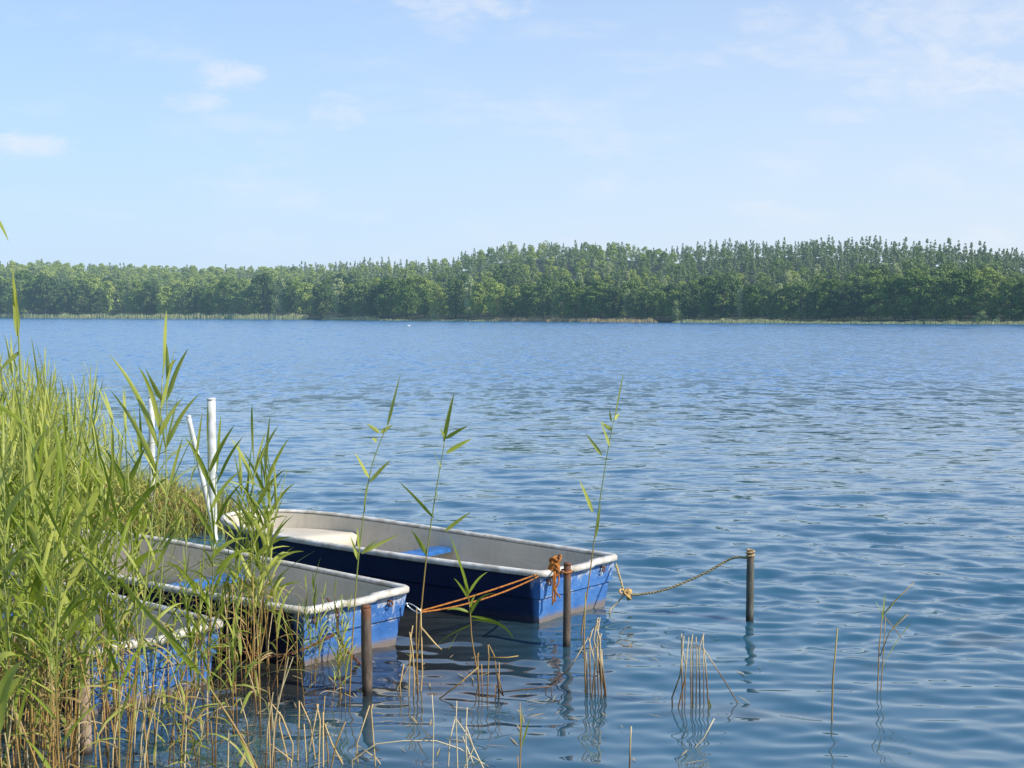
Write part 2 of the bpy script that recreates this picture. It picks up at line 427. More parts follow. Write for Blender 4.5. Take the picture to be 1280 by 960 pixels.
def tree_top(px, s):
    """height of the trees themselves"""
    d0 = shore_d(px)
    t0 = CAM_H + (391 - prof(px, FRONT)) / F * d0
    return t0 * (1 - .26 * min(1, max(0, s) / SROW)) * .97
def far_pt(px, s):
    d = shore_d(px) * (1 + s)
    return ((px - 640) / F * d, d, land_h(px, s))

def far_land():
    pxs = np.linspace(-1400, 2200, 181); ss = [-.03, -.012, 0, .01, .03, .06, .1, .15, .2, .27, .35, .43, .52, .62, .8, 1.1, 1.6]
    V = []
    for s in ss:
        for px in pxs:
            x, y, z = far_pt(px, min(s, .62)) if s > .62 else far_pt(px, s)
            if s > .62:
                d = shore_d(px) * (1 + s); x = (px - 640) / F * d; y = d
            if s < 0: z = -.5 if s < -.02 else -.1
            V.append((x, y, z))
    n = len(pxs); Fq = [(i * n + j, i * n + j + 1, (i + 1) * n + j + 1, (i + 1) * n + j) for i in range(len(ss) - 1) for j in range(n - 1)]
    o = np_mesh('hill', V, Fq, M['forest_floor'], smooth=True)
    tag(o, 'low wooded hill rising behind the far shore of the lake', kind='structure')
far_land()

def leaf_quads(C, N, size, rg, squash=.75):
    """flat leaf clumps: centres C, facing N -> verts, quads"""
    n = len(C)
    a = rg.normal(size=(n, 3)); u = np.cross(N, a); u /= np.linalg.norm(u, axis=1)[:, None] + 1e-9
    v = np.cross(N, u); s = size * rg.uniform(.6, 1.3, (n, 1))
    k = rg.uniform(.55, 1.0, (n, 4, 1))
    P = np.stack([C - u * s * k[:, 0], C - v * s * squash * k[:, 1], C + u * s * k[:, 2], C + v * s * squash * k[:, 3]], 1)
    P[:, 1] += N * s * .25; P[:, 3] += N * s * .25
    return P.reshape(-1, 3), np.arange(n * 4).reshape(n, 4)

def crown_data(kind, seed, leaves=1500):
    """crown of a tree 1 m... scaled later: built for a height of 14 m"""
    rg = np.random.default_rng(seed); H = 14.0
    lob = []
    if kind in ('broad', 'round'):
        rmax = rg.uniform(3.2, 4.2) if kind == 'broad' else rg.uniform(3.9, 4.8)
        z0 = .8 if kind == 'round' else 1.6
        for i in range(62):
            q = rg.random(); z = z0 + (H - 1.2 - z0) * q
            rr = rmax * (math.sin(math.pi * min(1, .16 + q * .80)) ** .55)
            ph = rg.random() * 6.28; d = rr * math.sqrt(rg.uniform(.25, 1.0))
            lob.append((d * math.cos(ph), d * math.sin(ph), z, rg.uniform(.7, 1.5), .8))
    elif kind == 'birch':
        for i in range(46):
            q = rg.random(); z = 2.5 + 11 * q
            rr = 2.1 * (math.sin(math.pi * (.15 + q * .8)) ** .7)
            ph = rg.random() * 6.28; d = rr * rg.uniform(.2, 1)
            lob.append((d * math.cos(ph), d * math.sin(ph), z, rg.uniform(.5, .95), 1.3))
    elif kind == 'pine':
        lean = rg.normal(size=2) * .05
        for i in range(52):
            q = rg.random() ** .85; z = 3.0 + 10.6 * q
            rr = 2.4 * (1 - q) ** .85 + .06
            ph = rg.random() * 6.28; d = rr * rg.uniform(.3, 1)
            lob.append((d * math.cos(ph) + lean[0] * z, d * math.sin(ph) + lean[1] * z, z, rg.uniform(.45, .8) * (1.15 - .62 * q), .75))
    elif kind == 'spruce':
        for i in range(48):
            q = rg.random(); z = 2.0 + 11.6 * q
            rr = 2.3 * (1 - q) + .12
            ph = rg.random() * 6.28; d = rr * rg.uniform(.5, 1)
            lob.append((d * math.cos(ph), d * math.sin(ph), z - d * .25, .28 + .5 * (1 - q), .6))
    else:   # shrub, 14 units tall like the others, scaled down when placed
        for i in range(40):
            ph = rg.random() * 6.28; d = 4.5 * math.sqrt(rg.random()); z = rg.uniform(.5, 12) * (1 - (d / 6) ** 2)
            lob.append((d * math.cos(ph), d * math.sin(ph), z, rg.uniform(1.2, 2.2), .9))
    lob = np.array(lob); vol = lob[:, 3] ** 2; cnt = rg.multinomial(leaves, vol / vol.sum())
    C = []; N = []
    for (x, y, z, r, sq), k in zip(lob, cnt):
        d = rg.normal(size=(k, 3)); d /= np.linalg.norm(d, axis=1)[:, None]
        d[:, 2] = np.where(rg.random(k) < .6, np.abs(d[:, 2]), d[:, 2])
        rad = r * rg.uniform(.65, 1.12, (k, 1)) ** .7
        C.append(np.array([x, y, z]) + d * rad * np.array([1, 1, sq]))
        nn = d + rg.normal(size=(k, 3)) * .35 + np.array([0, 0, .25]); N.append(nn / np.linalg.norm(nn, axis=1)[:, None])
    C = np.concatenate(C); N = np.concatenate(N)
    size = {'broad': .42, 'round': .45, 'birch': .36, 'pine': .36, 'spruce': .36, 'shrub': .6}[kind]
    return leaf_quads(C, N, size, rg), lob

def make_tree(name, kind, seed, mat, trunk_r=.2):
    root = empty(name)
    (V, Fq), lob = crown_data(kind, seed, 3400 if kind in ('broad', 'round') else 1500)
    np_mesh('crown', V, Fq, mat, root)
    mb = MB(); rg = random.Random(seed)
    top = 12.5
    pts = [(0, 0, -.4)]; 
    for i in range(1, 7): pts.append((rg.uniform(-.12, .12) * i * .4, rg.uniform(-.12, .12) * i * .4, top * i / 6))
    mb.tube(pts, [trunk_r * (1 - .8 * i / 6) for i in range(7)], 6)
    for i in rg.sample(range(len(lob)), 10):
        x, y, z = lob[i][:3]; zz = max(1.0, z - 1.2 - .6 * math.hypot(x, y)); q = zz / top
        mb.tube([(0, 0, zz), (x * .5, y * .5, (zz + z) / 2 + .1), (x, y, z)], [.07, .05, .02], 4)
    mb.build('trunk', M['bark'], root)
    return root, (V, Fq)

KINDS = {}
def kinds():
    spec = [('broadleaf_tree', 'broad', 'tree_oak', 4), ('dark_broadleaf_tree', 'broad', 'tree_dark', 3), ('round_broadleaf_tree', 'round', 'tree_oak', 3),
            ('birch_tree', 'birch', 'tree_pale', 2), ('pine_tree', 'pine', 'tree_pine', 4), ('spruce_tree', 'spruce', 'tree_pine', 2), ('willow_bush', 'shrub', 'tree_pale', 2)]
    sd_ = 100
    for nm, k, mt, cnt in spec:
        KINDS[nm] = []
        for i in range(cnt):
            sd_ += 1; root, dat = make_tree(nm, k, sd_, M[mt], .2 if k != 'birch' else .12)
            KINDS[nm].append([root, dat, 0, mt])
kinds()

def place(o, px, s, height, wide=1.0, rz=None, zoff=0):
    x, y, z = far_pt(px, s); o.location = (x, y, z - .1 + zoff)
    k = height / 14.0
    o.scale = (k * wide, k * wide, k); o.rotation_euler = (0, 0, random.uniform(0, 6.28) if rz is None else rz)

def zone(px): return 'before the left third of the view' if px < 400 else ('below the middle of the hill' if px < 840 else 'below the right half of the hill')
LBL = {
 'broadleaf_tree': ('green leafy tree', 'tree'), 'dark_broadleaf_tree': ('dark green leafy tree', 'tree'), 'round_broadleaf_tree': ('broad rounded bright green tree', 'tree'),
 'birch_tree': ('slender pale green tree', 'tree'), 'pine_tree': ('tall narrow pine', 'pine tree'), 'spruce_tree': ('pointed dark conifer', 'conifer'), 'willow_bush': ('pale green bush', 'bush')}
def get(nm):
    arr = KINDS[nm]; e = random.choice(arr)
    if e[2] == 0: e[2] = 1; return e[0]
    e[2] += 1; return copy_tree(e[0])
stuff = []
def forest():
    rows = [(0.012, 'front'), (.07, 'second'), (.14, 'mid'), (.22, 'mid'), (.31, 'upper'), (.41, 'upper'), (.51, 'crest'), (.61, 'crest')]
    count = 0
    for ri, (s0, rn) in enumerate(rows):
        px = -60.0 + random.uniform(0, 20)
        while px < 1345:
            d = shore_d(px) * (1 + s0); th = tree_top(px, s0)
            r = random.random()
            rightish = px > 830
            if rn == 'front':
                nm = 'round_broadleaf_tree' if px > 1080 and r < .7 else ('dark_broadleaf_tree' if r < .42 else 'broadleaf_tree')
                if px < 330 and r > .72: nm = 'birch_tree' if r > .86 else 'spruce_tree'
                if 330 <= px < 1080 and r > .93: nm = 'birch_tree'
            elif rn == 'second':
                nm = 'broadleaf_tree' if r < .5 else ('dark_broadleaf_tree' if r < .78 else ('round_broadleaf_tree' if r < .92 else 'birch_tree'))
            elif rn == 'mid':
                nm = 'broadleaf_tree' if r < .45 else ('dark_broadleaf_tree' if r < .68 else ('pine_tree' if r < .92 else 'birch_tree'))
                if rightish: nm = 'pine_tree' if r < .45 else nm
            else:
                nm = 'pine_tree' if r < .52 else ('spruce_tree' if r < .84 else 'dark_broadleaf_tree')
                if 560 < px < 850: nm = 'pine_tree' if r < .3 else ('dark_broadleaf_tree' if r < .65 else 'broadleaf_tree' if r < .93 else 'birch_tree')
                if 380 <= px <= 560: nm = 'pine_tree' if r < .45 else 'broadleaf_tree' if r < .75 else 'spruce_tree'
                if px < 380: nm = 'broadleaf_tree' if r < .6 else ('pine_tree' if r < .8 else 'dark_broadleaf_tree')
            slim = nm in ('pine_tree', 'spruce_tree', 'birch_tree')
            k = th / 14.0
            width = (3.4 if slim else 5.6) * k * (1 if rn in ('front', 'second') else .95)
            step = width / d * F * (1.0 if not slim else 1.05)
            if ri > 1: step *= 1.2
            sj = s0 + random.uniform(-.75, .75) * .07 * (0 if ri == 0 else 1)
            hh = th * random.uniform(.78, 1.08) * (1.06 if slim and ri > 3 else 1) * (1 + .07 * math.sin(px * .031) * math.sin(px * .013 + 1)) * (.93 if ri > 3 and not slim else 1)
            if count < 296:
                o = get(nm); place(o, px, sj, hh, random.uniform(.9, 1.15)); count += 1
                a, cat = LBL[nm]
                where = {'front': 'at the far waterside', 'second': 'just behind the far waterside trees', 'mid': 'halfway up the far wooded hill', 'upper': 'high on the far wooded hill', 'crest': 'on the crest of the far hill'}[rn]
                side = 'towards the left' if px < 400 else ('in the middle' if px < 840 else 'towards the right')
                tag(o, f'{a} {where}, {side}', cat, f'{a}s {where}, {side}')
            else: stuff.append((nm, px, sj, hh))
            px += step * random.uniform(.75, 1.2)
    # the rest of the wood, one mass: trees between the rows and off to both sides
    for i in range(760):
        s = random.uniform(.03, .66) if i < 200 else random.uniform(.36, .64) if i < 540 else random.uniform(.62, .95); px = random.uniform(-40, 1320)
        stuff.append((random.choice(['dark_broadleaf_tree', 'broadleaf_tree', 'pine_tree']) if s < .35 else 'pine_tree' if px > 380 else random.choice(['broadleaf_tree', 'pine_tree']), px, s, tree_top(px, s) * (random.uniform(.6, .98) if i < 300 else random.uniform(.45, .85) if i < 540 else random.uniform(.62, .95))))
    for i in range(150):
        px = random.choice([random.uniform(-700, -70), random.uniform(1350, 2000)]); s = random.choice([.012, .05, .2, .4, .6])
        stuff.append(('broadleaf_tree' if s < .3 else 'pine_tree', px, s, tree_top(px, s) * random.uniform(.85, 1.05)))
    for mt, key in (('tree_oak', 'leafy trees'), ('tree_dark', 'dark leafy trees'), ('tree_pine', 'pines'), ('tree_pale', 'pale trees')):
        pass
    mats = ['tree_oak', 'tree_dark', 'tree_pine', 'tree_pale']; VV = []; FF = []; MI = []; off = 0
    for nm, px, s, hh in stuff:
        e = random.choice(KINDS[nm]); V, Fq = e[1]
        keep = len(Fq) * 4 // 5
        V = V[:keep * 4] if False else V
        a = random.uniform(0, 6.28); ca, sa = math.cos(a), math.sin(a); k = hh / 14.0; x, y, z = far_pt(px, s)
        sel = RNG.permutation(len(Fq))[:keep]; Vs = V.reshape(-1, 4, 3)[sel].reshape(-1, 3)
        W = np.empty_like(Vs); W[:, 0] = (Vs[:, 0] * ca - Vs[:, 1] * sa) * k + x; W[:, 1] = (Vs[:, 0] * sa + Vs[:, 1] * ca) * k + y; W[:, 2] = Vs[:, 2] * k + z
        VV.append(W); FF.append(np.arange(len(W)).reshape(-1, 4) + off); off += len(W); MI += [mats.index(e[3])] * len(sel)
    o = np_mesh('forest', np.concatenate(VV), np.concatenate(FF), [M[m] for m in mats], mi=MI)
    tag(o, 'mass of further trees filling the wood on the far hill', 'forest', kind='stuff')
forest()

# bushes at the far waterline
BUSH = [(846, .0, 34, 'tall pale green bush standing at the water on the far shore'), (545, -.002, 16, 'small yellowish bush at the foot of the dark far trees'),
        (1225, -.004, 20, 'low bright green bush at the far shore beside the rounded trees'), (1245, -.004, 12, 'small bright green bush right of the low far bush')]
for i, (px, s, hpx, lb) in enumerate(BUSH):
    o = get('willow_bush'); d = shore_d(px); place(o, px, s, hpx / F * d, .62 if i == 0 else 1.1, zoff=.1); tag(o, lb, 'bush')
for nm, arr in KINDS.items():
    for e in arr:
        if e[2] == 0:
            for ch in list(e[0].children): bpy.data.objects.remove(ch)
            bpy.data.objects.remove(e[0])

def shore_reeds(name, spans, mat, label, h=1.7, dens=9):
    V = []; Fq = []
    for (a, b, hm) in spans:
        n = int((b - a) * dens)
        for i in range(n):
            px = random.uniform(a, b); s = random.uniform(-.012, .006); d = shore_d(px) * (1 + s)
            edge = min(1, (px - a) / 8 + .3, (b - px) / 8 + .3) * (.82 + .18 * math.sin(px * .21) * math.sin(px * .057))
            x = (px - 640) / F * d; z0 = -.1
            hh = h * hm * edge * random.uniform(.7, 1.1); w_ = random.uniform(.06, .16); l = random.uniform(-.15, .15); o = len(V)
            V += [(x - w_, d, z0), (x + w_, d, z0), (x + w_ * .6 + l, d, z0 + hh * .7), (x - w_ * .5 + l, d + random.uniform(-.2, .2), z0 + hh)]
            Fq.append((o, o + 1, o + 2, o + 3))
    o = np_mesh(name, V, Fq, mat)
    tag(o, label, 'reeds', kind='stuff')
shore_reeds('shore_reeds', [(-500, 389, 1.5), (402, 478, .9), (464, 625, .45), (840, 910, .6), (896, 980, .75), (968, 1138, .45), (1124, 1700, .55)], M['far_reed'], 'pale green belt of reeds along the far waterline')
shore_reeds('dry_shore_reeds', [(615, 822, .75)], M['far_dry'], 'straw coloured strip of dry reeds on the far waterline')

# swan, a white speck far out on the lake
def swan():
    p = on_level(511, 407.5, 0); root = empty('swan', p, R(20))
    b = MB(); b.blob((0, 0, .14), .32, n=12, m=8, sc=(1.45, .75, .62)); b.tube([(-.36, 0, .2), (-.55, 0, .3), (-.62, 0, .36)], [.12, .07, .01], 6)
    b.tube([(.34, 0, .2), (.5, 0, .32), (.48, 0, .5), (.42, 0, .64), (.47, 0, .74), (.56, 0, .75)], [.12, .07, .05, .045, .05, .06], 8); b.blob((.58, 0, .74), .075, sc=(1.3, .8, .8))
    b.build('body', M['swan'], root)
    k = MB(); k.tube([(.64, 0, .73), (.76, 0, .69)], [.035, .012], 6); k.build('beak', M['beak'], root)
    root.scale = (.5, .5, .5)
    tag(root, 'white swan swimming far out on the open lake', 'swan')
swan()

# ------------------------------------------------------------------ near bank
def bank():
    edge = [(-9, -14), (14, -14), (14, 2.2), (6, 3.2), (1.5, 3.6), (-1.2, 4.2), (-2.6, 5.2), (-3.3, 6.4), (-4.4, 8.2), (-5.9, 10.4), (-6.1, 12.2), (-5.1, 13.4), (-3.9, 14.1), (-3.1, 14.9), (-3.0, 15.7), (-3.9, 16.8), (-5.8, 18.5), (-9, 21), (-15, 24), (-30, 27), (-60, 30), (-60, -14)]
    import bmesh
    bm = bmesh.new(); 
    from mathutils.geometry import tessellate_polygon
    # fine grid clipped by signed distance gives soft banks
    me = bpy.data.meshes.new('ground')
    def inside(x, y):
        c = False; n = len(edge); j = n - 1
        for i in range(n):
            xi, yi = edge[i]; xj, yj = edge[j]
            if (yi > y) != (yj > y) and x < (xj - xi) * (y - yi) / (yj - yi) + xi: c = not c
            j = i
        return c
    def dist(x, y):
        b = 1e9; n = len(edge)
        for i in range(n):
            x1, y1 = edge[i]; x2, y2 = edge[(i + 1) % n]
            dx, dy = x2 - x1, y2 - y1; u = max(0, min(1, ((x - x1) * dx + (y - y1) * dy) / (dx * dx + dy * dy)))
            b = min(b, math.hypot(x - x1 - u * dx, y - y1 - u * dy))
        return b if inside(x, y) else -b
    xs = list(np.concatenate([np.linspace(-60, -12, 17), np.arange(-11, 6, .35), np.linspace(6.5, 16, 8)]))
    ys = list(np.concatenate([np.arange(-14, 2, 1.0), np.arange(2, 23, .35), np.linspace(24, 34, 8)]))
    V = []
    for y in ys:
        for x in xs:
            d = dist(x, y)
            z = -.35 + .35 * min(1, max(-1, d / .5)) + (.30 * (1 - math.exp(-max(0, d) / 1.2))) + (.25 * min(1, max(0, d - 1) / 4)) + .03 * math.sin(x * 3.1) * math.sin(y * 2.7)
            if y < 1 : z = min(z + .1, .6)
            V.append((x, y, z))
    n = len(xs); Fq = [(i * n + j, i * n + j + 1, (i + 1) * n + j + 1, (i + 1) * n + j) for i in range(len(ys) - 1) for j in range(n - 1)]
    o = np_mesh('ground', V, Fq, simple('bank_earth', (.12, .10, .05), .95, .3, 2.5, col2=(.08, .10, .03), bump=.03, bscale=12), smooth=True)
    tag(o, 'earthy lake bank under the reeds', kind='structure')
    return inside, dist
inside, bdist = bank()

# ------------------------------------------------------------------ boats
L = 3.9
def half_w(s):
    base = np.interp(s, [0, .5, 1.2, 2.0, 2.6], [.485, .525, .575, .60, .60])
    if s > 2.5:
        u = (s - 2.5) / (L - 2.5); base = .60 * max(0, 1 - u ** 2.7) ** (1 / 2.1)
    return float(base)
def gun_z(s): return .386 + .055 * (max(0, s) / L) ** 2
def stations():
    a = list(np.linspace(0, 2.5, 16)); 
    for i in range(1, 17): a.append(2.5 + (L - 2.5) * math.sin(math.pi / 2 * i / 16) * .9995)
    return a
def loft(mb, ringf, st, closed_first=True):
    rings = [ringf(s) for s in st]; n = len(rings[0]); vs = [p for r in rings for p in r]
    fs = [(i * n + j, i * n + j + 1, (i + 1) * n + j + 1, (i + 1) * n + j) for i in range(len(rings) - 1) for j in range(n - 1)]
    mb.add(vs, fs); return n
def make_boat():
    root = empty('rowing_boat'); st = stations()
    rake = .05
    def outer(s):
        w = half_w(s); g = gun_z(s) - .012
        u = max(0, (s - 2.6) / (L - 2.6)); lift = .20 * u ** 2
        pr = [(1.0, g), (.985, g - .06), (.95, .19), (.925, .175), (.90, .05), (.86, -.03 + lift * .4), (.74, -.10 + lift), (.3, -.13 + lift), (0, -.135 + lift)]
        left = []
        for k, z in pr:
            sh = rake * (1 - (z + .1) / .5) * max(0, 1 - s / .5) + (.018 if (z < .18) else 0) * max(0, 1 - s / .1)
            cut = -.10 * (1 - k) * u
            left.append((s + sh + cut * 3, -w * k, min(z, g)))
        right = [(x, -y, z) for x, y, z in reversed(left[:-1])]
        return left + right
    mb = MB(); n = loft(mb, outer, st)
    # flat stern plate with its moulded step, as strips across
    r0 = outer(st[0]); h = len(r0) // 2
    vs = []; cols = 9
    for i in range(h + 1):
        a = r0[i]; b = r0[len(r0) - 1 - i]
        for c_ in range(cols):
            q = c_ / (cols - 1); vs.append((a[0] + (b[0] - a[0]) * q, a[1] + (b[1] - a[1]) * q, a[2]))
    fs = [(i * cols + j, (i + 1) * cols + j, (i + 1) * cols + j + 1, i * cols + j + 1) for i in range(h) for j in range(cols - 1)]
    mb.add(vs, fs)
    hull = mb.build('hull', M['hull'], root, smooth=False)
    # liner (inside)
    def inner(s):
        s_ = min(max(s, .04), L - .05); w = max(0.0, half_w(s) - .035); g = gun_z(s) - .012
        u = max(0, (s - 2.6) / (L - 2.6))
        pr = [(1.0, g), (.965, .26), (.95, .14), (.90, .075), (.55, .062), (0, .06)]
        left = [(min(s_ + .04 * (1 - z / .4) * max(0, 1 - s / .5), L) - (1 - k) * u * .3, -w * k, z) for k, z in pr]
        return left + [(x, -y, z) for x, y, z in reversed(left[:-1])]
    mb = MB(); loft(mb, inner, st); r0 = inner(st[0]); mb.add(r0, [tuple(range(len(r0)))])
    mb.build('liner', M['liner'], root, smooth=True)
    # rolled rim swept round the whole edge
    path = []
    for s in st: path.append((s, -half_w(s), gun_z(s)))
    path += [(s, -y, z) for s, y, z in reversed(path[:-1])]
    cr = .07; w0 = half_w(0)
    cor = [(cr * (1 - math.sin(a)) - .015, w0 - cr + cr * math.cos(a) , .386) for a in (R(18), R(36), R(54), R(72))]
    path = [(s, y, z) for s, y, z in path if s > .08]
    tr = [(-.015, w0 - cr, .386)] + [(-.015, w0 * q, .386 - (.012 if abs(q) < .25 else 0)) for q in (.6, .3, .24, 0, -.24, -.3, -.6)] + [(-.015, -(w0 - cr), .386)]
    loop = path + [(x, y, z) for x, y, z in cor] + tr + [(x, -y, z) for x, y, z in reversed(cor)]
    mb = MB(); k = len(loop); sec = []
    for i, p in enumerate(loop):
        p = Vector(p); a = Vector(loop[i - 1]); b = Vector(loop[(i + 1) % k]); tt = (b - a); tt.z = 0; tt.normalize(); o_ = Vector((tt.y, -tt.x, 0))
        wd = .024 if p.x > .05 else .032
        for (du, dz) in ((-wd, .004), (-wd * .6, .017), (wd * .5, .017), (wd, .006), (wd, -.022), (wd * .7, -.028), (-.2 * wd, -.014), (-wd * .9, -.014)):
            q = p + o_ * du; sec.append((q.x, q.y, q.z + dz))
    m_ = 8; fs = [(i * m_ + j, i * m_ + (j + 1) % m_, ((i + 1) % k) * m_ + (j + 1) % m_, ((i + 1) % k) * m_ + j) for i in range(k) for j in range(m_)]
    mb.add(sec, fs); mb.build('gunwale', M['gunwale'], root, smooth=True)
    # blue cross seat, rounded ends, on the liner
    def plank(s0, s1, z0, z1, hw, mat, name):
        mb = MB(); n_ = 14; vs = []
        out = []
        for side in (1, -1):
            for i in range(n_ // 2 + 1):
                a = math.pi * i / (n_ // 2); out.append(((s0 + s1) / 2 + side * -math.cos(a) * (s1 - s0) / 2, side * (hw + math.sin(a) * .05)))
        for z in (z0, z1 - .008): vs += [(x, y, z) for x, y in out]
        cx = (s0 + s1) / 2
        vs += [(cx + (x - cx) * .88, y * .985, z1) for x, y in out]
        m2 = len(out); fs = [tuple(reversed(range(m2))), tuple(range(2 * m2, 3 * m2))]
        for l in (0, 1): fs += [(l * m2 + j, l * m2 + (j + 1) % m2, (l + 1) * m2 + (j + 1) % m2, (l + 1) * m2 + j) for j in range(m2)]
        mb.add(vs, fs); return mb.build(name, mat, root, smooth=False)
    plank(1.72, 1.92, .235, .268, .485, M['seat_blue'], 'seat')
    # cream bow locker with a rounded rear edge
    mb = MB(); bs = [3.0] + list(np.linspace(3.05, L - .06, 9)); vs = []; top = []
    for i, s in enumerate(bs):
        w = half_w(s) - .045 if half_w(s) > .05 else .01; z = .285 - (.02 if i == 0 else 0)
        for q in np.linspace(-1, 1, 9): vs.append((s - .10 * (q * q if i < 3 else 0) * 1.2, w * q * .97, z + .015 * (1 - q * q)))
    fs = [(i * 9 + j, i * 9 + j + 1, (i + 1) * 9 + j + 1, (i + 1) * 9 + j) for i in range(len(bs) - 1) for j in range(8)]
    b0 = len(vs); vs += [(vs[j][0] + .03, vs[j][1] * .97, .065) for j in range(9)]
    fs += [(j, b0 + j, b0 + j + 1, j + 1) for j in range(8)]
    mb.add(vs, fs); mb.build('bow_locker', M['cream'], root)
    # mooring eye on the stern
    for yy in (-.30, .40):
        mb = MB(); mb.tube([(-.02 + .0, yy + .017 * math.cos(a), .305 + .017 * math.sin(a)) for a in np.linspace(0, 6.28, 13)], .006, 6, cap=False)
        mb.tube([(.02, yy, .325), (-.03, yy, .325)], .008, 6); mb.build('mooring_eye', M['rust'], hull)
    return root
boat = make_boat()
GZ = .386
def place_boat(o, near, far):
    a = on_level(*near, GZ); b = on_level(*far, GZ); mid = (a + b) / 2; d = (b - a); d.z = 0
    ax = Vector((-d.y, d.x, 0)).normalized()
    o.location = (mid.x, mid.y, 0); o.rotation_euler = (0, 0, math.atan2(ax.y, ax.x))
    o['w'] = d.length
    del o['w']
    return mid, ax, d.length
B = []
# every boat floats with its stern to the open water; local x runs to the bow, local -y is the side of the viewer's right... 
specs = [((676, 717), (769, 695), 'blue rowing boat farthest out, stern beside the thin post with the orange rope knot'),
         ((375, 764), (513, 734), 'middle blue rowing boat, its white rim held by a hook and orange rope'),
         ((112, 815), (276, 778), 'blue rowing boat nearest the bank, half hidden behind the green reeds')]
for i, (a, b, lb) in enumerate(specs):
    o = boat if i == 0 else copy_tree(boat)
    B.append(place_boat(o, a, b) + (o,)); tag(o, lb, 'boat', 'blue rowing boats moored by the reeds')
    if i:
        for ch in list(o.children):
            if ch.name.startswith('bow_locker'): bpy.data.objects.remove(ch)
bpy.context.view_layer.update()
def bpt(i, s, y, z):   # a point in the frame of boat i
    mid, ax, _, o = B[i]; n = Vector((-ax.y, ax.x, 0)); return Vector((mid.x, mid.y, 0)) + ax * s + n * y + Vector((0, 0, z))

# ------------------------------------------------------------------ mooring posts
def post(px, py_top, py_water, r, mat, label, name='mooring_post', tilt=(0, 0)):
    p = on_level(px, py_water, 0); top = at_depth(px, py_top, p.y); h = top.z
    root = empty(name, p)
    mb = MB(); zs = [-.4, 0, h * .3, h * .6, h * .93, h * .985, h]
    rg = random.Random(px)
    mb.tube([(tilt[0] * z + rg.uniform(-.002, .002), tilt[1] * z, z) for z in zs], [r * rg.uniform(.93, 1.07) for _ in range(6)] + [r * .86], 14)
    mb.build('shaft', mat, root)
    mb = MB(); mb.tube([(tilt[0] * h, tilt[1] * h, h - .012), (tilt[0] * h, tilt[1] * h, h + .004)], [r * 1.04, r * .9], 14); mb.build('cap', M['rust'], root)
    tag(root, label, 'post', 'mooring posts in the shallow water'); return root, h
P1, h1 = post(708, 704, 808, .027, M['post_rust'], 'brown mooring post before the stern of the farthest boat', tilt=(.01, 0))
P2, h2 = post(459, 757, 868, .031, M['post_rust'], 'rusty mooring post before the stern of the middle boat', tilt=(-.01, 0))
P3, h3 = post(107, 822, 942, .034, M['post_wood'], 'pale wooden mooring post among reeds at the nearest boat', tilt=(-.02, 0))
P4, h4 = post(937, 689, 776, .028, M['post_grey'], 'grey mooring post standing alone in open water, rope at its top', tilt=(.005, 0))

def crv(pts, n=12):
    """Catmull-Rom through pts"""
    pts = [Vector(p) for p in pts]; pts = [pts[0] * 2 - pts[1]] + pts + [pts[-1] * 2 - pts[-2]]; out = []
    for i in range(1, len(pts) - 2):
        p0, p1, p2, p3 = pts[i - 1:i + 3]
        for k in range(n):
            u = k / n; out.append(.5 * ((2 * p1) + (p2 - p0) * u + (2 * p0 - 5 * p1 + 4 * p2 - p3) * u * u + (3 * p1 - p0 - 3 * p2 + p3) * u ** 3))
    out.append(pts[-2]); return out
def twist(pts, r, n=2, turns=60):
    """a laid rope: strands wound round each other"""
    res = []; k = len(pts)
    for s in range(n):
        q = []
        for i, p in enumerate(pts):
            t_ = (pts[min(i + 1, k - 1)] - pts[max(i - 1, 0)]).normalized(); u = t_.orthogonal().normalized(); w_ = t_.cross(u); a = turns * i / k * 6.28 + 6.28 * s / n
            q.append(p + (u * math.cos(a) + w_ * math.sin(a)) * r * .55)
        res.append(q)
    return res

# orange rope: knot on the rim of the farthest boat, two slack strands to the hook of the middle boat, a hanging tail
knot = bpt(0, -.03, -.30, .43)
kn_y = -.30
def orange():
    # find the rim point of boat 0 nearest the photo's knot
    best = min(np.linspace(-.5, .5, 101), key=lambda y: abs(px_of(bpt(0, -.02, y, .41))[0] - 692))
    return bpt(0, -.03, best, .415), best
def px_of(p):
    cp, sp = math.cos(PITCH), math.sin(PITCH); v = Vector(p) - Vector((0, 0, CAM_H)); dz = v.y * cp - v.z * sp; u = v.y * sp + v.z * cp
    return 640 + F * v.x / dz, 480 - F * u / dz
knot, kyy = orange()
corner2 = None
side2 = min((-.44, .44), key=lambda y: abs(px_of(bpt(1, -.03, y, .3))[0] - 505))
hook = bpt(1, -.035, side2, .285)
hook_end = hook + Vector((.10, -.02, -.055))
mb = MB()
sag = lambda a, b, s, n=9: [a.lerp(b, i / (n - 1)) - Vector((0, 0, s * 4 * (i / (n - 1)) * (1 - i / (n - 1)))) for i in range(n)]
mb.tube(crv(sag(hook_end, knot, .055)), .0065, 6); mb.tube(crv(sag(hook_end + Vector((0, 0, .01)), knot + Vector((.01, .02, 0)), .015)), .0065, 6)
rg = random.Random(4)
for i in range(16):   # the knot's loops
    c0 = knot + Vector((rg.uniform(-.02, .02), rg.uniform(-.02, .02), rg.uniform(-.05, .06))); ax_ = Vector((rg.uniform(-1, 1), rg.uniform(-1, 1), rg.uniform(-1, 1))).normalized(); u = ax_.orthogonal().normalized(); v_ = ax_.cross(u); rr = rg.uniform(.025, .05)
    mb.tube([c0 + u * rr * math.cos(a) + v_ * rr * math.sin(a) * .8 for a in np.linspace(0, 6.28, 11)], .0085, 6, cap=False)
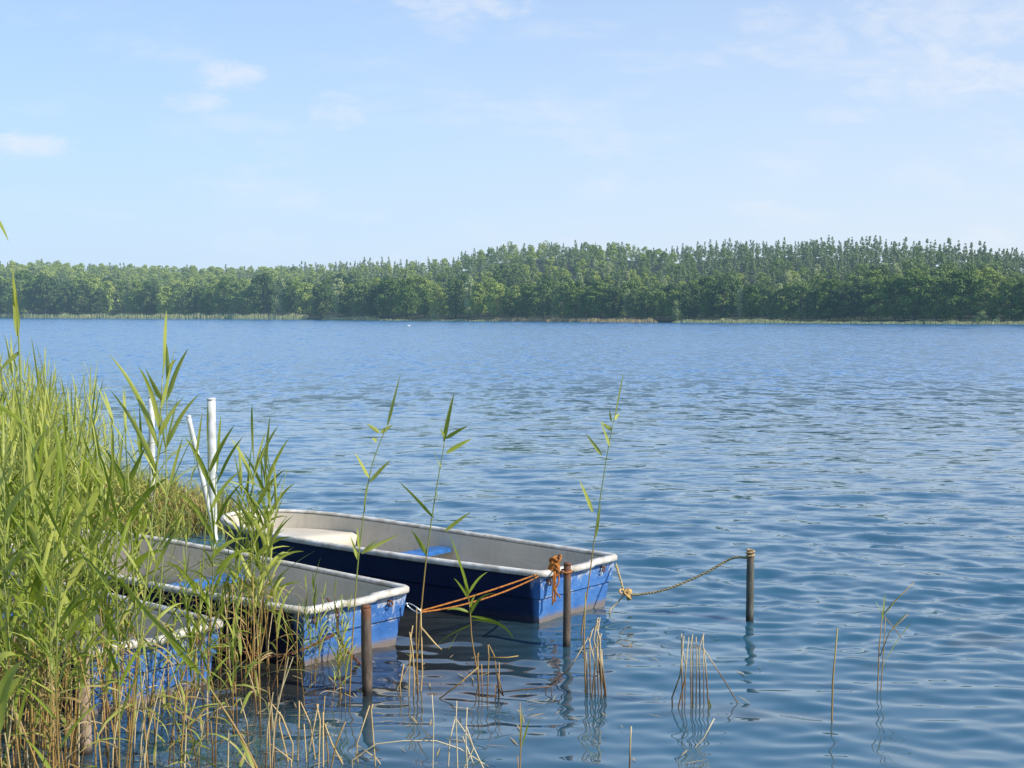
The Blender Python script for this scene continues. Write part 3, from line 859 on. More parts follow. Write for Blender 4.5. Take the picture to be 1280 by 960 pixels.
for i in range(7):   # frayed tails hanging down the stern
    dx = rg.uniform(-.03, .03); ln = rg.uniform(.16, .27)
    mb.tube(crv([knot + Vector((dx * .5, -.03, 0)), knot + Vector((dx, -.05, -ln * .4)), knot + Vector((dx * .4 + rg.uniform(-.015, .015), -.05, -ln * .75)), knot + Vector((dx * 1.3, -.055, -ln))], 5), .006, 5)
pp = P1.location + Vector((0, 0, h1 - .06))
mb.tube(crv([knot, (knot + pp) / 2 - Vector((0, 0, .03)), pp + Vector((-.035, 0, .0)), pp + Vector((0, -.036, 0)), pp + Vector((.036, 0, .004)), pp + Vector((0, .036, .01)), pp + Vector((-.034, 0, .014))], 6), .0075, 6)
o = mb.build('mooring_rope', M['orange_rope']); tag(o, 'orange mooring rope knotted on the farthest boat and running to the middle boat', 'rope', 'mooring ropes')

# pale rope to the lone post
side1 = min((-.47, .47), key=lambda y: abs(px_of(bpt(0, -.03, y, .3))[0] - 762))
eye = bpt(0, -.03, side1 * .96, .33); k2 = at_depth(781, 743, (eye.y + P4.location.y) / 2); ptop = P4.location + Vector((-.02, 0, h4 - .05))
mb = MB()
mid_ = [k2, at_depth(800, 743, k2.y - .03), at_depth(835, 736, k2.y - .08), at_depth(880, 717, k2.y - .13), at_depth(915, 698, k2.y - .17), ptop]
for q in twist(crv(mid_, 30), .008, 2, 26): mb.tube(q, .0065, 5)
for q in twist(crv([eye, eye.lerp(k2, .4) + Vector((0, 0, .0)), k2], 10), .01, 2, 5): mb.tube(q, .006, 5)
mb.tube(crv([k2, at_depth(770, 755, k2.y), at_depth(762, 764, k2.y - .05), at_depth(765, 772, k2.y - .05)], 6), .006, 5)
mb.tube(crv([ptop + Vector((.03 * math.cos(a) + .02, .03 * math.sin(a), .004 * a)) for a in np.linspace(3.1, 15, 14)], 3), .007, 5)
mb.build('mooring_rope', M['hemp_rope']); rope2 = bpy.context.scene.objects[[o.name for o in COL.objects][-1]]
tag(rope2, 'weathered pale rope sagging from the farthest boat to the lone grey post', 'rope', 'mooring ropes')
mb = MB()
for i in range(8):
    c0 = k2 + Vector((rg.uniform(-.025, .035), rg.uniform(-.015, .015), rg.uniform(-.02, .02))); ax_ = Vector((rg.uniform(-1, 1), rg.uniform(-1, 1), rg.uniform(-1, 1))).normalized(); u = ax_.orthogonal().normalized(); v_ = ax_.cross(u); rr = rg.uniform(.018, .03)
    mb.tube([c0 + u * rr * math.cos(a) + v_ * rr * math.sin(a) for a in np.linspace(0, 6.28, 10)], .008, 6, cap=False)
mb.build('knot', M['rope_knot'], rope2)

# steel snap hook between middle boat and orange rope
mb = MB(); dirv = (hook_end - hook); u = dirv.normalized(); v_ = Vector((0, 0, 1)); ln = dirv.length
loop = [hook + u * (ln / 2 - (ln / 2) * math.cos(a)) + v_ * .018 * math.sin(a) for a in np.linspace(0, 6.28, 17)]
mb.tube(loop, .0045, 6, cap=False); mb.blob(hook, .011)
tag(mb.build('snap_hook', M['steel']), 'small steel snap hook at the stern corner of the middle boat', 'hook')

def chain(pts, label, link=.030):
    pts = crv(pts, 24); d = [0]
    for a, b in zip(pts, pts[1:]): d.append(d[-1] + (b - a).length)
    mb = MB(); x = 0; i = 0
    while x < d[-1]:
        j = max(0, int(np.searchsorted(d, x)) - 1); p = pts[j]; t_ = (pts[min(j + 2, len(pts) - 1)] - pts[max(j - 2, 0)]).normalized(); u = t_.orthogonal().normalized(); w_ = t_.cross(u); n_ = u if i % 2 else w_
        mb.tube([p + t_ * link * .62 * math.cos(a) + n_ * link * .34 * math.sin(a) for a in np.linspace(0, 6.28, 9)], .0042, 5, cap=False)
        x += link * .85; i += 1
    o = mb.build('chain', M['rust']); tag(o, label, 'chain', 'rusty mooring chains'); return o
cA = bpt(2, -.03, min((-.40, .40), key=lambda y: abs(px_of(bpt(2, -.03, y, .3))[0] - 268)), .25)
nearside2 = -side2
cB = bpt(1, -.04, nearside2 * .5, .25)
m1 = at_depth(300, 815, cA.y + .1); m2 = at_depth(345, 820, cA.y + .2); m3 = at_depth(378, 812, (cA.y + cB.y) / 2)
chain([cA, m1, m2, m3, cB - Vector((0, 0, .05))], 'rusty chain slung low between the nearest boat and the middle boat')
cC = bpt(1, -.06, nearside2 * .56, .35)
chain([bpt(1, .02, nearside2 * .56, .41), cC, cC + Vector((.005, -.01, -.13)), cC + Vector((.05, -.02, -.24)), cC + Vector((.16, .0, -.36))], 'rusty chain hanging down the stern of the middle boat')

# ------------------------------------------------------------------ white posts and rail of the old landing stage
def white_post(pt, pb, r, label, depth, name='white_post', zb=None):
    a = at_depth(*pt, depth); b = at_depth(*pb, depth); d = (b - a).normalized(); b = b + d * .5
    mb = MB(); n = 8; mb.tube([a.lerp(b, i / n) for i in range(n + 1)], [r * .93] + [r] * n, 14)
    o = mb.build(name, M['white_paint']); 
    c_ = MB(); c_.tube([a - d * .002, a - d * .022], [r * 1.06, r * .9], 14); c_.build('cap', M['white_paint'], o)
    return tag(o, label, 'post', 'white posts behind the reeds')
wp1 = white_post((189, 497), (191, 640), .033, 'white round post half hidden in reeds, left of the other', 15.4)
wp2 = white_post((264, 500), (266, 664), .045, 'thick white round post at the bow of the farthest boat', 14.6)
wp3 = white_post((236, 522), (264, 648), .024, 'thin white pole leaning against the thick white post', 14.35, 'leaning_pole')
mb = MB(); mb.tube(sag(at_depth(192, 524, 15.35), at_depth(236, 524, 14.35), .02), .004, 4)
tag(mb.build('wire', M['steel']), 'thin wire strung between the white post and the leaning pole', 'wire')

# ------------------------------------------------------------------ reeds
def blade(V, Fq, p, az, e0, ln, wd, droop, n=7, fold=.35, twist_=0.0, tw0=0.0):
    """one curved reed leaf: base p, heading az, starting elevation e0, bending down by droop"""
    P = Vector(p); e = e0; o = len(V); step = ln / n; a = az
    for i in range(n + 1):
        q = i / n; w_ = wd * (min(1, .35 + q * 3.2)) * (1 - q ** 2.2) ** .8 + .0008
        d = Vector((math.cos(a) * math.cos(e), math.sin(a) * math.cos(e), math.sin(e)))
        sidev = Vector((-math.sin(a), math.cos(a), 0)); tw = tw0 + twist_ * q
        up = d.cross(sidev); sv = sidev * math.cos(tw) + up * math.sin(tw); nv = d.cross(sv)
        for k in (-1, 0, 1):
            v = P + sv * (k * w_ * .5) + nv * (abs(k) * -w_ * .5 * fold)
            V.append((v.x, v.y, v.z))
        P = P + d * step; e -= droop * (.4 + 1.2 * q) / n; a += twist_ * .06
    for i in range(n):
        b = o + i * 3; Fq.append((b, b + 1, b + 4, b + 3)); Fq.append((b + 1, b + 2, b + 5, b + 4))

def reed_data(h, rg, nleaf=9, lean=.06, start=.38, spear=True, ll=.36, lw=.022, droop=1.0, fan=None, r=.0042, dryn=2):
    """stem polyline + leaf lists of one reed, base at the origin"""
    la = rg.uniform(0, 6.28); cv_ = rg.uniform(0, lean)
    pts = [Vector((math.cos(la) * cv_ * (q ** 1.7) * h + .006 * math.sin(q * 9 + la), math.sin(la) * cv_ * (q ** 1.7) * h, q * h)) for q in np.linspace(0, 1, 10)]
    pts.insert(0, Vector((0, 0, -.25)))
    GV, GF, DV, DF = [], [], [], []
    def stem_at(q):
        x = q * (len(pts) - 2) + 1; i = min(int(x), len(pts) - 2); return pts[i].lerp(pts[i + 1], x - i)
    a0 = rg.uniform(0, 6.28)
    for i in range(nleaf):
        q = start + (1 - start) * (i + rg.uniform(-.2, .2)) / nleaf; q = min(.98, q)
        az = a0 + math.pi * i + rg.uniform(-.9, .9)
        if fan is not None and rg.random() < .6: az = fan + rg.uniform(-.5, .5)
        sz = math.sin(math.pi * min(.95, .25 + .6 * (i + 1) / nleaf)) ** .6
        blade(GV, GF, stem_at(q), az, rg.uniform(.75, 1.25), ll * sz * rg.uniform(.75, 1.2), lw * sz * rg.uniform(.8, 1.15), droop * rg.uniform(.3, 1.6), twist_=rg.uniform(-1.2, 1.2))
    if spear:
        top = pts[-1]
        for i in range(2): blade(GV, GF, top - Vector((0, 0, .03 * i)), rg.uniform(0, 6.28), 1.35 + rg.uniform(-.12, .12), ll * rg.uniform(.6, .95), lw * .8, rg.uniform(.05, .35), twist_=rg.uniform(-.6, .6))
    for i in range(dryn):
        q = rg.uniform(.12, start + .05); blade(DV, DF, stem_at(q), rg.uniform(0, 6.28), rg.uniform(.2, .9), ll * rg.uniform(.4, .8), lw * .5, rg.uniform(1.2, 3.0), twist_=rg.uniform(-2, 2))
    rad = [r * 1.1] + [r * (1 - .62 * i / 9) for i in range(10)]
    return pts, rad, GV, GF, DV, DF

def reed_object(h, rg, name='reed', **kw):
    pts, rad, GV, GF, DV, DF = reed_data(h, rg, **kw)
    root = empty(name); mb = MB(); mb.tube(pts, rad, 5); mb.build('stem', M['reed_stem'], root)
    mb = MB(); mb.add(GV, GF, 0); mb.add(DV, DF, 1); mb.build('leaves', [M['reed_leaf'], M['dry_leaf']], root)
    return root

PRO = []
for i in range(16):
    rg = random.Random(300 + i); h = 1.05 + 1.05 * (i / 15)
    PRO.append([reed_object(h, rg, nleaf=rg.randint(10, 15), lean=rg.choice([.05, .1, .18]), start=rg.uniform(.2, .42), ll=rg.uniform(.28, .48), lw=rg.uniform(.014, .025), droop=rg.uniform(.5, 1.6), r=rg.uniform(.0035, .0052), dryn=rg.randint(1, 4)), h, False])
def put_reed(x, y, z, h, label, group, rz=None, lean=None):
    e = min(PRO, key=lambda e: abs(e[1] - h) + random.uniform(0, .22))
    o = copy_tree(e[0]) if e[2] else e[0]; e[2] = True
    k = h / e[1]; o.location = (x, y, z); o.scale = (k, k, k)
    o.rotation_euler = (random.gauss(0, .05), random.gauss(0, .06), random.uniform(0, 6.28) if rz is None else rz)
    tag(o, label, 'reed', group); return o

def top_limit(px):
    """how high (photo row) the tips of the near reeds reach"""
    return prof(px, [(-200, 380), (0, 430), (60, 470), (120, 500), (150, 455), (205, 440), (225, 520), (265, 590), (290, 545), (335, 500), (352, 560), (380, 700), (420, 720)])
n_in = 0
def zone_reeds(n, xr, yr, label, group, hmul=(.62, 1.0), cond=None, maxh=2.2):
    c_ = 0; tries = 0
    while c_ < n and tries < n * 40:
        tries += 1
        y = random.uniform(*yr); px = random.uniform(*xr); x = (px - 640) / F * y
        if cond and not cond(px, y): continue
        if inboat(x, y) or (90 < px < 124 and y < 7.5): continue
        z = -.02
        h = (CAM_H + (391 - top_limit(px)) / F * y) * random.uniform(*hmul)
        h = min(maxh, max(.5, h)) ; 
        put_reed(x, y, z, h * .86, label, group); c_ += 1
def inboat(x, y, m=.03):
    for mid, ax, wd, o in B:
        v = Vector((x - mid.x, y - mid.y, 0)); s = v.dot(ax); q = v.dot(Vector((-ax.y, ax.x, 0)))
        if -.06 < s < L and abs(q) < half_w(max(0, min(L, s))) + m: return True
    return False
zone_reeds(36, (-60, 150), (5.9, 8.6), 'green reed in the dense near clump before the nearest boat', 'reeds in the dense near clump')
zone_reeds(26, (-70, 92), (6.8, 8.8), 'leafy reed at the far left before the bow of the nearest boat', 'leafy reeds before the bow of the nearest boat', (.5, .85))
zone_reeds(9, (115, 185), (7.2, 9.0), 'reed rising before the thinner white post', 'reeds rising before the thinner white post', (.8, 1.0))
zone_reeds(8, (225, 350), (7.6, 9.4), 'green reed between the nearest and the middle boat', 'reeds between the nearest and the middle boat', (.55, 1.0), lambda px, y: random.random() < .9)
zone_reeds(9, (300, 350), (8.6, 10.2), 'tall reed at the right edge of the near reed clump', 'reeds at the right edge of the near clump', (.6, 1.0))
zone_reeds(34, (-40, 70), (8.6, 10.5), 'green reed behind the bow of the nearest boat', 'reeds behind the bow of the nearest boat', (.8, 1.02))
zone_reeds(3, (200, 300), (7.4, 8.8), 'short leafy reed in the water beside the nearest stern', 'short reeds beside the nearest stern', (.35, .7))
zone_reeds(10, (370, 460), (8.0, 9.2), 'short thin reed before the stern of the middle boat', 'short reeds before the middle stern', (.7, 1.1), cond=lambda px, y: not 440 < px < 478, maxh=.7)

# single reeds that stand free of the clump
def hero(base, mids, top, y, label, leaves, r=.0045, spear=None, lastdry=False, wd=.028):
    """base, mids, top: photo points of the stem; leaves: (photo x, y of the foot, photo x, y of the tip, droop)"""
    b = on_level(*base, 0) if y is None else at_depth(*base, y); yy = b.y
    pts = [b] + [at_depth(*m, yy) for m in mids] + [at_depth(*top, yy)]
    root = empty('reed', b); rel = [p - b for p in pts]; rel.insert(0, rel[0] * 2 - rel[1] if False else Vector((0, 0, -.2)))
    cv_ = crv(rel, 5); mb = MB(); r = r * 1.35; n = len(cv_); mb.tube(cv_, [r * (1 - .6 * i / n) for i in range(n)], 5); mb.build('stem', M['reed_stem'], root)
    V, Fq = [], []
    for (x0, y0, x1, y1, dr) in leaves:
        p0 = at_depth(x0, y0, yy) - b; p1 = at_depth(x1, y1, yy + random.uniform(-.12, .06)) - b
        d = p1 - p0; ln = d.length * (1 + .08 * dr); az = math.atan2(d.y, d.x); e = math.asin(max(-1, min(1, d.z / d.length))) + dr * .5
        blade(V, Fq, p0, az, e, ln, wd * random.uniform(.85, 1.15), dr, n=9, twist_=random.uniform(-.7, .7), tw0=random.uniform(.95, 1.6) * random.choice((-1, 1)))
    mb = MB(); mb.add(V, Fq); mb.build('leaves', M['reed_leaf'], root)
    tag(root, label, 'reed', 'single reeds standing in front of the boats'); return root
hero((437, 868), [(443, 760), (450, 680), (463, 590)], (484, 530), None, 'slim reed with a long bare tip rising before the middle boat',
     [(484, 532, 502, 468, .1), (474, 541, 458, 531, .3), (476, 541, 492, 532, .3), (471, 551, 464, 548, 0), (462, 597, 443, 566, .1), (462, 602, 489, 577, .2), (456, 640, 460, 600, .1), (450, 686, 446, 660, .1), (452, 692, 476, 676, .5), (456, 690, 500, 672, .3), (448, 700, 436, 668, .2)])
hero((520, 842), [(531, 715), (541, 640), (550, 585)], (556, 552), None, 'middle one of the three free standing reeds, before the farthest boat',
     [(555, 552, 568, 492, .1), (556, 548, 548, 536, .2), (557, 548, 585, 534, .2), (558, 566, 590, 550, .2), (552, 584, 540, 565, .2), (548, 625, 545, 612, .1), (542, 647, 497, 604, .2), (534, 694, 512, 664, .2), (556, 664, 590, 640, .1)])
hero((727, 792), [(735, 735), (745, 660), (757, 580)], (767, 525), None, 'tall reed with a spear tip rising over the stern of the farthest boat',
     [(767, 527, 779, 466, .05), (768, 524, 776, 517, .1), (765, 527, 762, 514, .1), (762, 558, 750, 530, .1), (765, 538, 750, 528, .2), (752, 569, 732, 543, .1), (744, 672, 751, 628, .0), (741, 640, 722, 600, .1)], r=.0048)
hero((598, 850), [(590, 800), (588, 770)], (585, 742), None, 'short reed with drooping leaves between the two outer boats',
     [(585, 745, 572, 702, .3), (586, 742, 612, 720, .8), (588, 768, 622, 755, 1.5), (588, 770, 634, 812, 1.2), (590, 775, 632, 806, 1.3), (586, 765, 560, 768, 1.0), (587, 750, 566, 724, .3), (590, 780, 548, 812, .5), (586, 740, 560, 668, .1), (588, 760, 600, 745, 1.0)], r=.0045, wd=.018)
hero((43, 975), [(36, 800), (30, 600), (24, 440)], (20, 380), 6.6, 'tallest reed of all, its yellow spear tip above the far treeline',
     [(20, 385, 11, 322, .05), (22, 420, 15, 345, .1), (24, 440, 2, 470, .6), (30, 600, 68, 540, .6), (36, 800, 78, 700, .5)], r=.006)
hero((160, 985), [(175, 800), (190, 650), (198, 560)], (203, 470), 6.9, 'tall reed with a thin seed stalk crossing the far shoreline',
     [(203, 472, 207, 388, .05), (202, 500, 180, 460, .1), (201, 510, 222, 432, .1), (200, 540, 165, 465, .6), (198, 560, 128, 452, .5), (196, 590, 130, 495, .4), (199, 545, 232, 500, .5)], r=.005, wd=.030)
hero((180, 985), [(196, 800), (206, 650), (208, 540)], (209, 480), 7.3, 'reed with two drooping yellow leaves beside the tall seed stalk',
     [(209, 480, 208, 430, .1), (209, 470, 222, 452, .8), (208, 500, 238, 440, .4), (207, 560, 250, 500, .5)], r=.004, wd=.026)
hero((-60, 960), [(-40, 700), (-20, 500)], (-12, 262), 6.2, 'reed leaning in from beyond the frame with an arching tip',
     [(-10, 262, 8, 302, .3), (-20, 500, 40, 560, .8)], r=.005, wd=.02)
hero((330, 985), [(300, 920), (262, 860)], (232, 815), 6.4, 'long green reed leaf slanting down across the water',
     [(232, 815, 150, 715, -.2), (250, 842, 205, 790, -.1)], r=.006, wd=.03)
hero((-30, 1000), [(-15, 930)], (-8, 880), 5.6, 'broad pale leaf hanging at the bottom left corner', [(-10, 860, 40, 834, 2.6), (-8, 925, 46, 838, .9), (-20, 900, 30, 850, .4)], r=.006, wd=.075)

# reeds with long curved blades in front (the near clump's big leaves)
for i, (bx, tx, ty, y) in enumerate([(60, 84, 640, 6.6), (120, 108, 600, 6.8), (230, 262, 545, 8.0), (255, 270, 560, 8.3), (300, 318, 545, 8.8), (318, 332, 560, 9.0), (340, 330, 600, 9.2), (10, 5, 560, 6.3), (185, 160, 560, 7.0), (66, 50, 560, 6.9)]):
    sg = 1 if i % 2 else -1
    hero((bx, 970), [((bx * 2 + tx) / 3, 860), ((bx + tx * 2) / 3, 740)], (tx, ty + 30), y, 'broad leaved reed at the front of the near reed clump',
         [(tx, ty + 32, tx + 6 * sg, ty - 40, .1), (tx, ty + 45, tx + 32, ty - 10, .3), (tx, ty + 60, tx - 34, ty + 5, .4), (tx, ty + 95, tx + 44, ty + 50, .7), (tx, ty + 120, tx - 46, ty + 80, .9), (tx, ty + 155, tx + 50, ty + 140, 1.2), ((bx + tx) / 2, ty + 200, (bx + tx) / 2 - 50, ty + 170, 1.2)], wd=.032 if y < 7.5 else .027)['group'] = 'broad leaved reeds at the front of the near clump'

# ------------------------------------------------------------------ dense reed bed behind: nobody could count it
def reed_bed():
    GV = []; GF = []; SV = []; SF = []; DV = []; DF = []; parts = []
    for i in range(14):
        rg = random.Random(900 + i); h = rg.uniform(1.25, 1.85)
        pts, rad, gv, gf, dv, df = reed_data(h, rg, nleaf=13, lean=.22, start=.12, ll=rg.uniform(.32, .46), lw=.020, droop=1.5, r=.004, dryn=2)
        mb = MB(); mb.tube(pts, rad, 3, cap=False); parts.append((h, np.array(gv), np.array(gf), np.array(mb.v), np.array(mb.f), np.array(dv), np.array(df)))
    lists = {'g': ([], []), 's': ([], []), 'd': ([], [])}; off = {'g': 0, 's': 0, 'd': 0}
    n = 0
    while n < 820:
        y = random.uniform(9.8, 19.5); px = random.uniform(-420, 275); x = (px - 640) / F * y
        if inboat(x, y, .15): continue
        d = bdist(x, y)
        if d < -.5: continue
        if px > 150 and random.random() < .35: continue
        lim = prof(px, [(-420, 400), (0, 436), (60, 452), (110, 480), (138, 520), (165, 570), (200, 585), (235, 600), (275, 640)])
        h = (CAM_H + (391 - lim) / F * y) * random.uniform(.72, 1.02) * (.88 if px < 165 else .97); z = max(-.05, min(.5, d * .25))
        p = random.choice(parts); k = max(.3, (h - z)) / p[0]; a = random.uniform(0, 6.28); ca, sa = math.cos(a), math.sin(a)
        for key, vi in (('g', 1), ('s', 3), ('d', 5)):
            V = p[vi]; W = np.stack([(V[:, 0] * ca - V[:, 1] * sa) * k + x, (V[:, 0] * sa + V[:, 1] * ca) * k + y, V[:, 2] * k + z], 1)
            lists[key][0].append(W); lists[key][1].append(p[vi + 1] + off[key]); off[key] += len(W)
        n += 1
    VV = []; FF = []; MI = []; o_ = 0
    for mi, key in enumerate('gsd'):
        v = np.concatenate(lists[key][0]); f = np.concatenate(lists[key][1]); VV.append(v); FF.append(f + o_); MI += [mi] * len(f); o_ += len(v)
    o = np_mesh('reed_bed', np.concatenate(VV), np.concatenate(FF), [M['reed_leaf_far'], M['reed_stem'], M['dry_leaf']], smooth=True, mi=MI)
    tag(o, 'dense green reed bed filling the bank behind the boats', 'reeds', kind='stuff')
reed_bed()

def tuft_stuff(name, n, spot, hr, wd, mat, label, droop=1.5):
    V = []; Fq = []
    for i in range(n):
        x, y, z = spot()
        for k in range(7): blade(V, Fq, (x + random.gauss(0, .05), y + random.gauss(0, .05), z), random.uniform(0, 6.28), random.uniform(.9, 1.45), random.uniform(*hr), wd, random.uniform(.3, 1) * droop, n=4, twist_=random.uniform(-1, 1))
    o = np_mesh(name, V, Fq, mat, smooth=True); tag(o, label, 'grass', kind='stuff')
def spot_spit():
    while True:
        x = random.uniform(-8.5, -2.9); y = random.uniform(12.2, 20)
        d = bdist(x, y)
        if -.25 < d and not inboat(x, y, .05): return x, y, max(-.02, min(.4, d * .25))
tuft_stuff('bank_grass', 900, spot_spit, (.18, .5), .014, M['grass_green'], 'long green grass on the bank by the white posts')
def spot_dry():
    while True:
        x = random.uniform(-5.6, -2.9); y = random.uniform(13.2, 16.6); d = bdist(x, y)
        if -.15 < d < 1.2 and not inboat(x, y, .05): return x, y, max(-.02, min(.4, d * .25))
tuft_stuff('dry_grass', 320, spot_dry, (.15, .38), .012, M['dry_leaf'], 'straw coloured dry grass at the water edge by the white posts', 2.2)
def spot_near():
    while True:
        x = random.uniform(-6.5, -.8); y = random.uniform(4.2, 10)
        d = bdist(x, y)
        if -.3 < d < 1.5: return x, y, max(-.02, min(.4, d * .3))
tuft_stuff('waterside_grass', 300, spot_near, (.2, .5), .012, M['grass_green'], 'green grass along the near bank under the reeds')

# undergrowth of old stalks at the foot of the near clump: uncountable
def stalk_bed():
    mb = MB(); n = 0; rg = random.Random(77)
    while n < 190:
        px = rg.uniform(-60, 345); y = rg.uniform(6.2, 9.6); x = (px - 640) / F * y
        if (px > 110 and rg.random() < .72) or (90 < px < 124 and y < 7.5): continue
        if inboat(x, y): continue
        h = rg.uniform(.25, .85) * (1 if px < 240 else .8); lx, ly = rg.gauss(0, .09), rg.gauss(0, .09)
        mb.tube([(x, y, -.2), (x + lx * h * .5, y + ly * h * .5, h * .5), (x + lx * h * 1.4, y + ly * h * 1.4, h)], [.0042, .004, .003], 4, mi=0 if rg.random() < .6 else 1, cap=False); n += 1
    o = mb.build('old_stalks', [M['dry_stem'], M['pale_stem']]); tag(o, 'thicket of old tan reed stalks at the foot of the near clump', 'reed stalks', kind='stuff')
    V = []; Fq = []
    for i in range(760):
        px = rg.uniform(-60, 320); y = rg.uniform(6.2, 9.3); x = (px - 640) / F * y
        if inboat(x, y) or (px > 110 and rg.random() < .5) or (86 < px < 128 and y < 7.6): continue
        blade(V, Fq, (x, y, rg.uniform(.0, .75)), rg.uniform(0, 6.28), rg.uniform(0, 1.2), rg.uniform(.15, .4), rg.uniform(.006, .018), rg.uniform(.6, 2.8), n=5, twist_=rg.uniform(-2, 2))
    mi = [0 if rg.random() < .72 else 1 for _ in range(len(Fq) // 10) for k in range(10)]
    o = np_mesh('fallen_leaves', V, Fq, [M['grass_green'], M['dry_leaf']], smooth=True, mi=mi); tag(o, 'tangle of bent green and straw leaves low in the near clump', 'reed leaves', kind='stuff')
stalk_bed()

# ------------------------------------------------------------------ broken reed stubble in the open water
def stalks(name, lines, y, label, green=(), mat='pale_stem', r=.0048, leaves=()):
    """lines: polylines in photo points at depth y (all the stalks of one clump)"""
    b = at_depth(*lines[0][0], y); b.z = 0; root = empty(name, b)
    rg = random.Random(int(lines[0][0][0]))
    mb = MB(); mg = MB()
    for i, ln in enumerate(lines):
        dy = rg.uniform(-.08, .08)
        pts = [at_depth(p[0], p[1], y + dy) - b for p in ln]
        if pts[0].z > -.15 and pts[0].z < .12: pts.insert(0, pts[0] + Vector((rg.uniform(-.01, .01), 0, -.16)))
        (mg if i in green else mb).tube(pts, [r * rg.uniform(.75, 1.15)] * (len(pts) - 1) + [r * .7], 6)
    if mb.v: mb.build('stalks', M[mat], root)
    if mg.v: mg.build('green_stalks', M['reed_stem'], root)
    if leaves:
        V, Fq = [], []
        for (x0, y0, x1, y1, dr) in leaves:
            p0 = at_depth(x0, y0, y) - b; p1 = at_depth(x1, y1, y - .03) - b; d = p1 - p0
            blade(V, Fq, p0, math.atan2(d.y, d.x), math.asin(max(-1, min(1, d.z / d.length))) + dr * .5, d.length * (1 + .08 * dr), .013, dr, n=6, twist_=rg.uniform(-1, 1))
        m2 = MB(); m2.add(V, Fq); m2.build('leaves', M['reed_leaf'], root)
    tag(root, label, 'reed stubble', 'clumps of broken reed stubble in the water'); return root
def Y(py): return on_level(640, py, 0).y
stalks('reed_stubble', [[(738, 868), (737, 800), (740, 790)], [(744, 872), (742, 806)], [(748, 868), (746, 810), (752, 792)], [(752, 870), (750, 800), (746, 786)], [(756, 868), (752, 812)], [(740, 870), (744, 830), (736, 798)], [(756, 866), (750, 830), (742, 800), (746, 778)], [(734, 864), (733, 815)],
    [(752, 866), (746, 800), (750, 772)], [(757, 862), (751, 820), (746, 776), (748, 772)], [(682, 862), (712, 836), (748, 776)], [(732, 866), (730, 800), (732, 740)]], Y(868), 'straw bundle of bent reed stalks right of the brown post', green=(11,))
stalks('reed_stubble', [[(853, 880), (852, 800), (852, 792)], [(840, 872), (850, 845), (855, 795)], [(848, 884), (856, 850), (861, 796)], [(856, 888), (857, 830), (853, 812)], [(866, 886), (866, 798)], [(870, 888), (871, 820), (870, 796)], [(875, 886), (874, 810), (880, 792)], [(880, 884), (879, 792)], [(886, 888), (882, 830), (879, 806)], [(864, 884), (863, 810), (866, 793)],
    [(925, 884), (905, 850), (880, 812), (866, 808)]], Y(882), 'pale clump of cut reed stalks standing alone in open water', r=.0042, leaves=[(888, 892, 862, 884, .5), (892, 895, 884, 872, .1), (893, 898, 870, 895, .3)])
stalks('reed_stubble', [[(846, 962), (862, 942), (880, 922), (893, 898)]], Y(930), 'single pale stalk lying aslant on the water below the cut clump', r=.0045)
stalks('reed_stubble', [[(599, 872), (597, 820), (598, 816)], [(603, 876), (602, 830)], [(609, 874), (611, 820), (610, 806)], [(624, 868), (624, 828)], [(622, 850), (618, 820), (611, 806)], [(620, 856), (629, 870), (622, 842)], [(546, 876), (570, 858), (598, 834)], [(611, 822), (635, 822), (648, 820)], [(690, 858), (655, 862), (620, 866)]], Y(872), 'broken tan stalks below the drooping reed', mat='dry_stem')
stalks('reed_stubble', [[(541, 962), (542, 900), (540, 868)], [(572, 962), (570, 900), (571, 876)], [(584, 964), (582, 920), (584, 884)], [(560, 964), (562, 925), (569, 898)], [(608, 968), (585, 920), (568, 896)], [(440, 950), (470, 930), (505, 926), (545, 926), (575, 936), (610, 958)], [(580, 960), (592, 935), (582, 905)], [(596, 965), (578, 920)]], Y(962), 'low broken stalks crossed by a long fallen one at the bottom edge', r=.0038)
stalks('reed_stubble', [[(338, 965), (336, 878)], [(372, 962), (374, 890), (374, 876)], [(384, 964), (380, 905)], [(366, 930), (352, 895), (338, 878)], [(398, 964), (400, 900), (396, 880)], [(404, 964), (404, 890)], [(396, 964), (388, 905), (376, 878)], [(448, 966), (446, 930), (462, 882)], [(440, 962), (448, 932), (470, 948), (484, 966)], [(364, 950), (338, 930)], [(410, 940), (404, 900), (406, 870)], [(382, 960), (390, 920), (398, 880)], [(432, 962), (415, 930), (406, 905)], [(468, 940), (464, 888), (466, 880)], [(414, 960), (420, 930), (432, 902)], [(362, 960), (349, 905), (350, 890)]], Y(955), 'thicket of broken tan reed stalks before the rusty post', r=.0042, mat='dry_stem', green=(10, 14))
stalks('reed_stubble', [[(511, 868), (513, 800), (516, 782)], [(523, 872), (520, 800), (521, 760)], [(525, 878), (528, 840), (526, 760)], [(497, 860), (512, 830), (516, 812)], [(500, 855), (505, 830)], [(518, 850), (516, 815), (512, 790)], [(527, 785), (545, 806), (552, 812)]], Y(866), 'tan stalks with a few green scraps right of the rusty post', mat='dry_stem', green=(1,), leaves=[(515, 822, 505, 818, .5), (518, 826, 528, 818, .5), (560, 812, 574, 790, .1)])
stalks('reed_stubble', [[(1040, 898), (1041, 850), (1047, 785)]], Y(898), 'single thin stalk standing upright in open water', mat='dry_stem', green=(0,), r=.006)
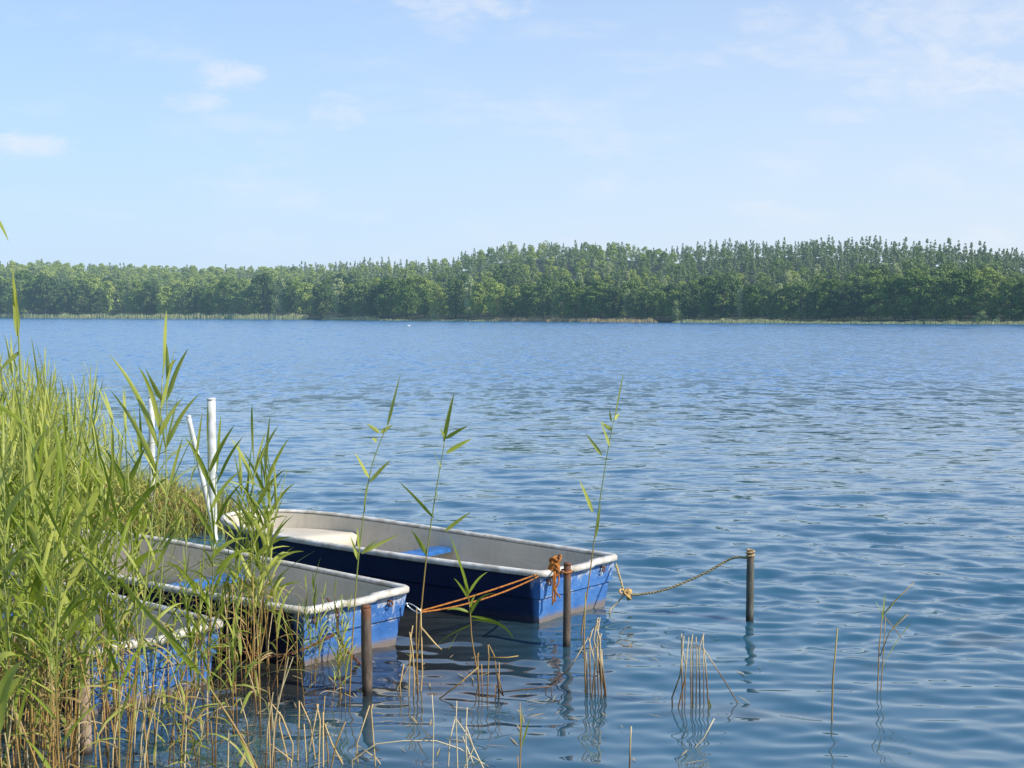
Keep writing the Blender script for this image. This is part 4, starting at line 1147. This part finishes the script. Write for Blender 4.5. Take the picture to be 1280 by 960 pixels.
stalks('reed_stubble', [[(1097, 866), (1099, 810), (1103, 768)], [(1101, 866), (1104, 820), (1107, 772)], [(1104, 768), (1118, 752), (1143, 728)], [(1103, 768), (1118, 785), (1127, 798)], [(1100, 820), (1112, 790), (1135, 768)]], Y(866), 'slender green reed shoots rightmost in the open water', green=(0, 1, 2, 3, 4), r=.0034, leaves=[(1103, 775, 1107, 742, .1), (1104, 772, 1130, 744, .3), (1126, 795, 1140, 780, .3), (1100, 840, 1128, 795, .2), (1104, 770, 1095, 752, .1), (1112, 790, 1137, 768, .4)])
stalks('reed_stubble', [[(787, 964), (788, 925), (789, 908)]], Y(962), 'short straw stub alone at the bottom edge', r=.006)
stalks('reed_stubble', [[(650, 966), (651, 920), (650, 878)], [(648, 968), (647, 945)]], Y(964), 'single green shoot standing before the fallen stalks', green=(0, 1), r=.0035, leaves=[(651, 935, 664, 898, .1), (650, 930, 652, 880, 0)])
stalks('reed_stubble', [[(228, 962), (236, 900), (250, 860)], [(225, 930), (240, 905), (262, 880)], [(232, 962), (220, 905), (212, 880)], [(247, 960), (240, 920), (225, 880)]], Y(958), 'few bent green stalks in the gap beside the nearest stern', green=(1, 2), r=.004)
stalks('reed_stubble', [[(283, 868), (283, 800), (285, 740)], [(295, 872), (294, 790), (290, 730)], [(303, 874), (300, 800), (303, 720)], [(318, 876), (318, 800), (316, 720)], [(276, 870), (274, 800), (268, 770)], [(353, 858), (360, 800), (352, 760)], [(372, 862), (371, 790), (374, 755)], [(340, 860), (355, 820), (372, 800)]], Y(866), 'upright tan stalks before the dark side of the middle boat', mat='dry_stem', r=.0038)

for e in PRO:
    if not e[2]:
        for ch in list(e[0].children): bpy.data.objects.remove(ch)
        bpy.data.objects.remove(e[0])

def flakes():
    V = []; Fq = []
    for i in range(150):
        px = random.uniform(230, 960); py = random.uniform(820, 955); p = on_level(px, py, .012)
        if px > 700 and random.random() < .7 or inboat(p.x, p.y): continue
        blade(V, Fq, (p.x, p.y, .010), random.uniform(0, 6.28), .05, random.uniform(.03, .16), random.uniform(.004, .012), .1, n=3, fold=.05)
    o = np_mesh('floating_debris', V, Fq, M['dry_leaf']); tag(o, 'scraps of straw and leaf floating among the broken stalks', 'debris', kind='stuff')
flakes()

# ------------------------------------------------------------------ render settings
scene.view_settings.view_transform = 'Standard'; scene.view_settings.look = 'None'; scene.view_settings.exposure = 0; scene.view_settings.gamma = 1
scene.render.engine = 'CYCLES'
cy = scene.cycles; cy.use_denoising = True; cy.max_bounces = 6; cy.diffuse_bounces = 2; cy.glossy_bounces = 3; cy.transmission_bounces = 3; cy.caustics_reflective = False; cy.caustics_refractive = False
try: cy.denoiser = 'OPENIMAGEDENOISE'
except Exception: pass
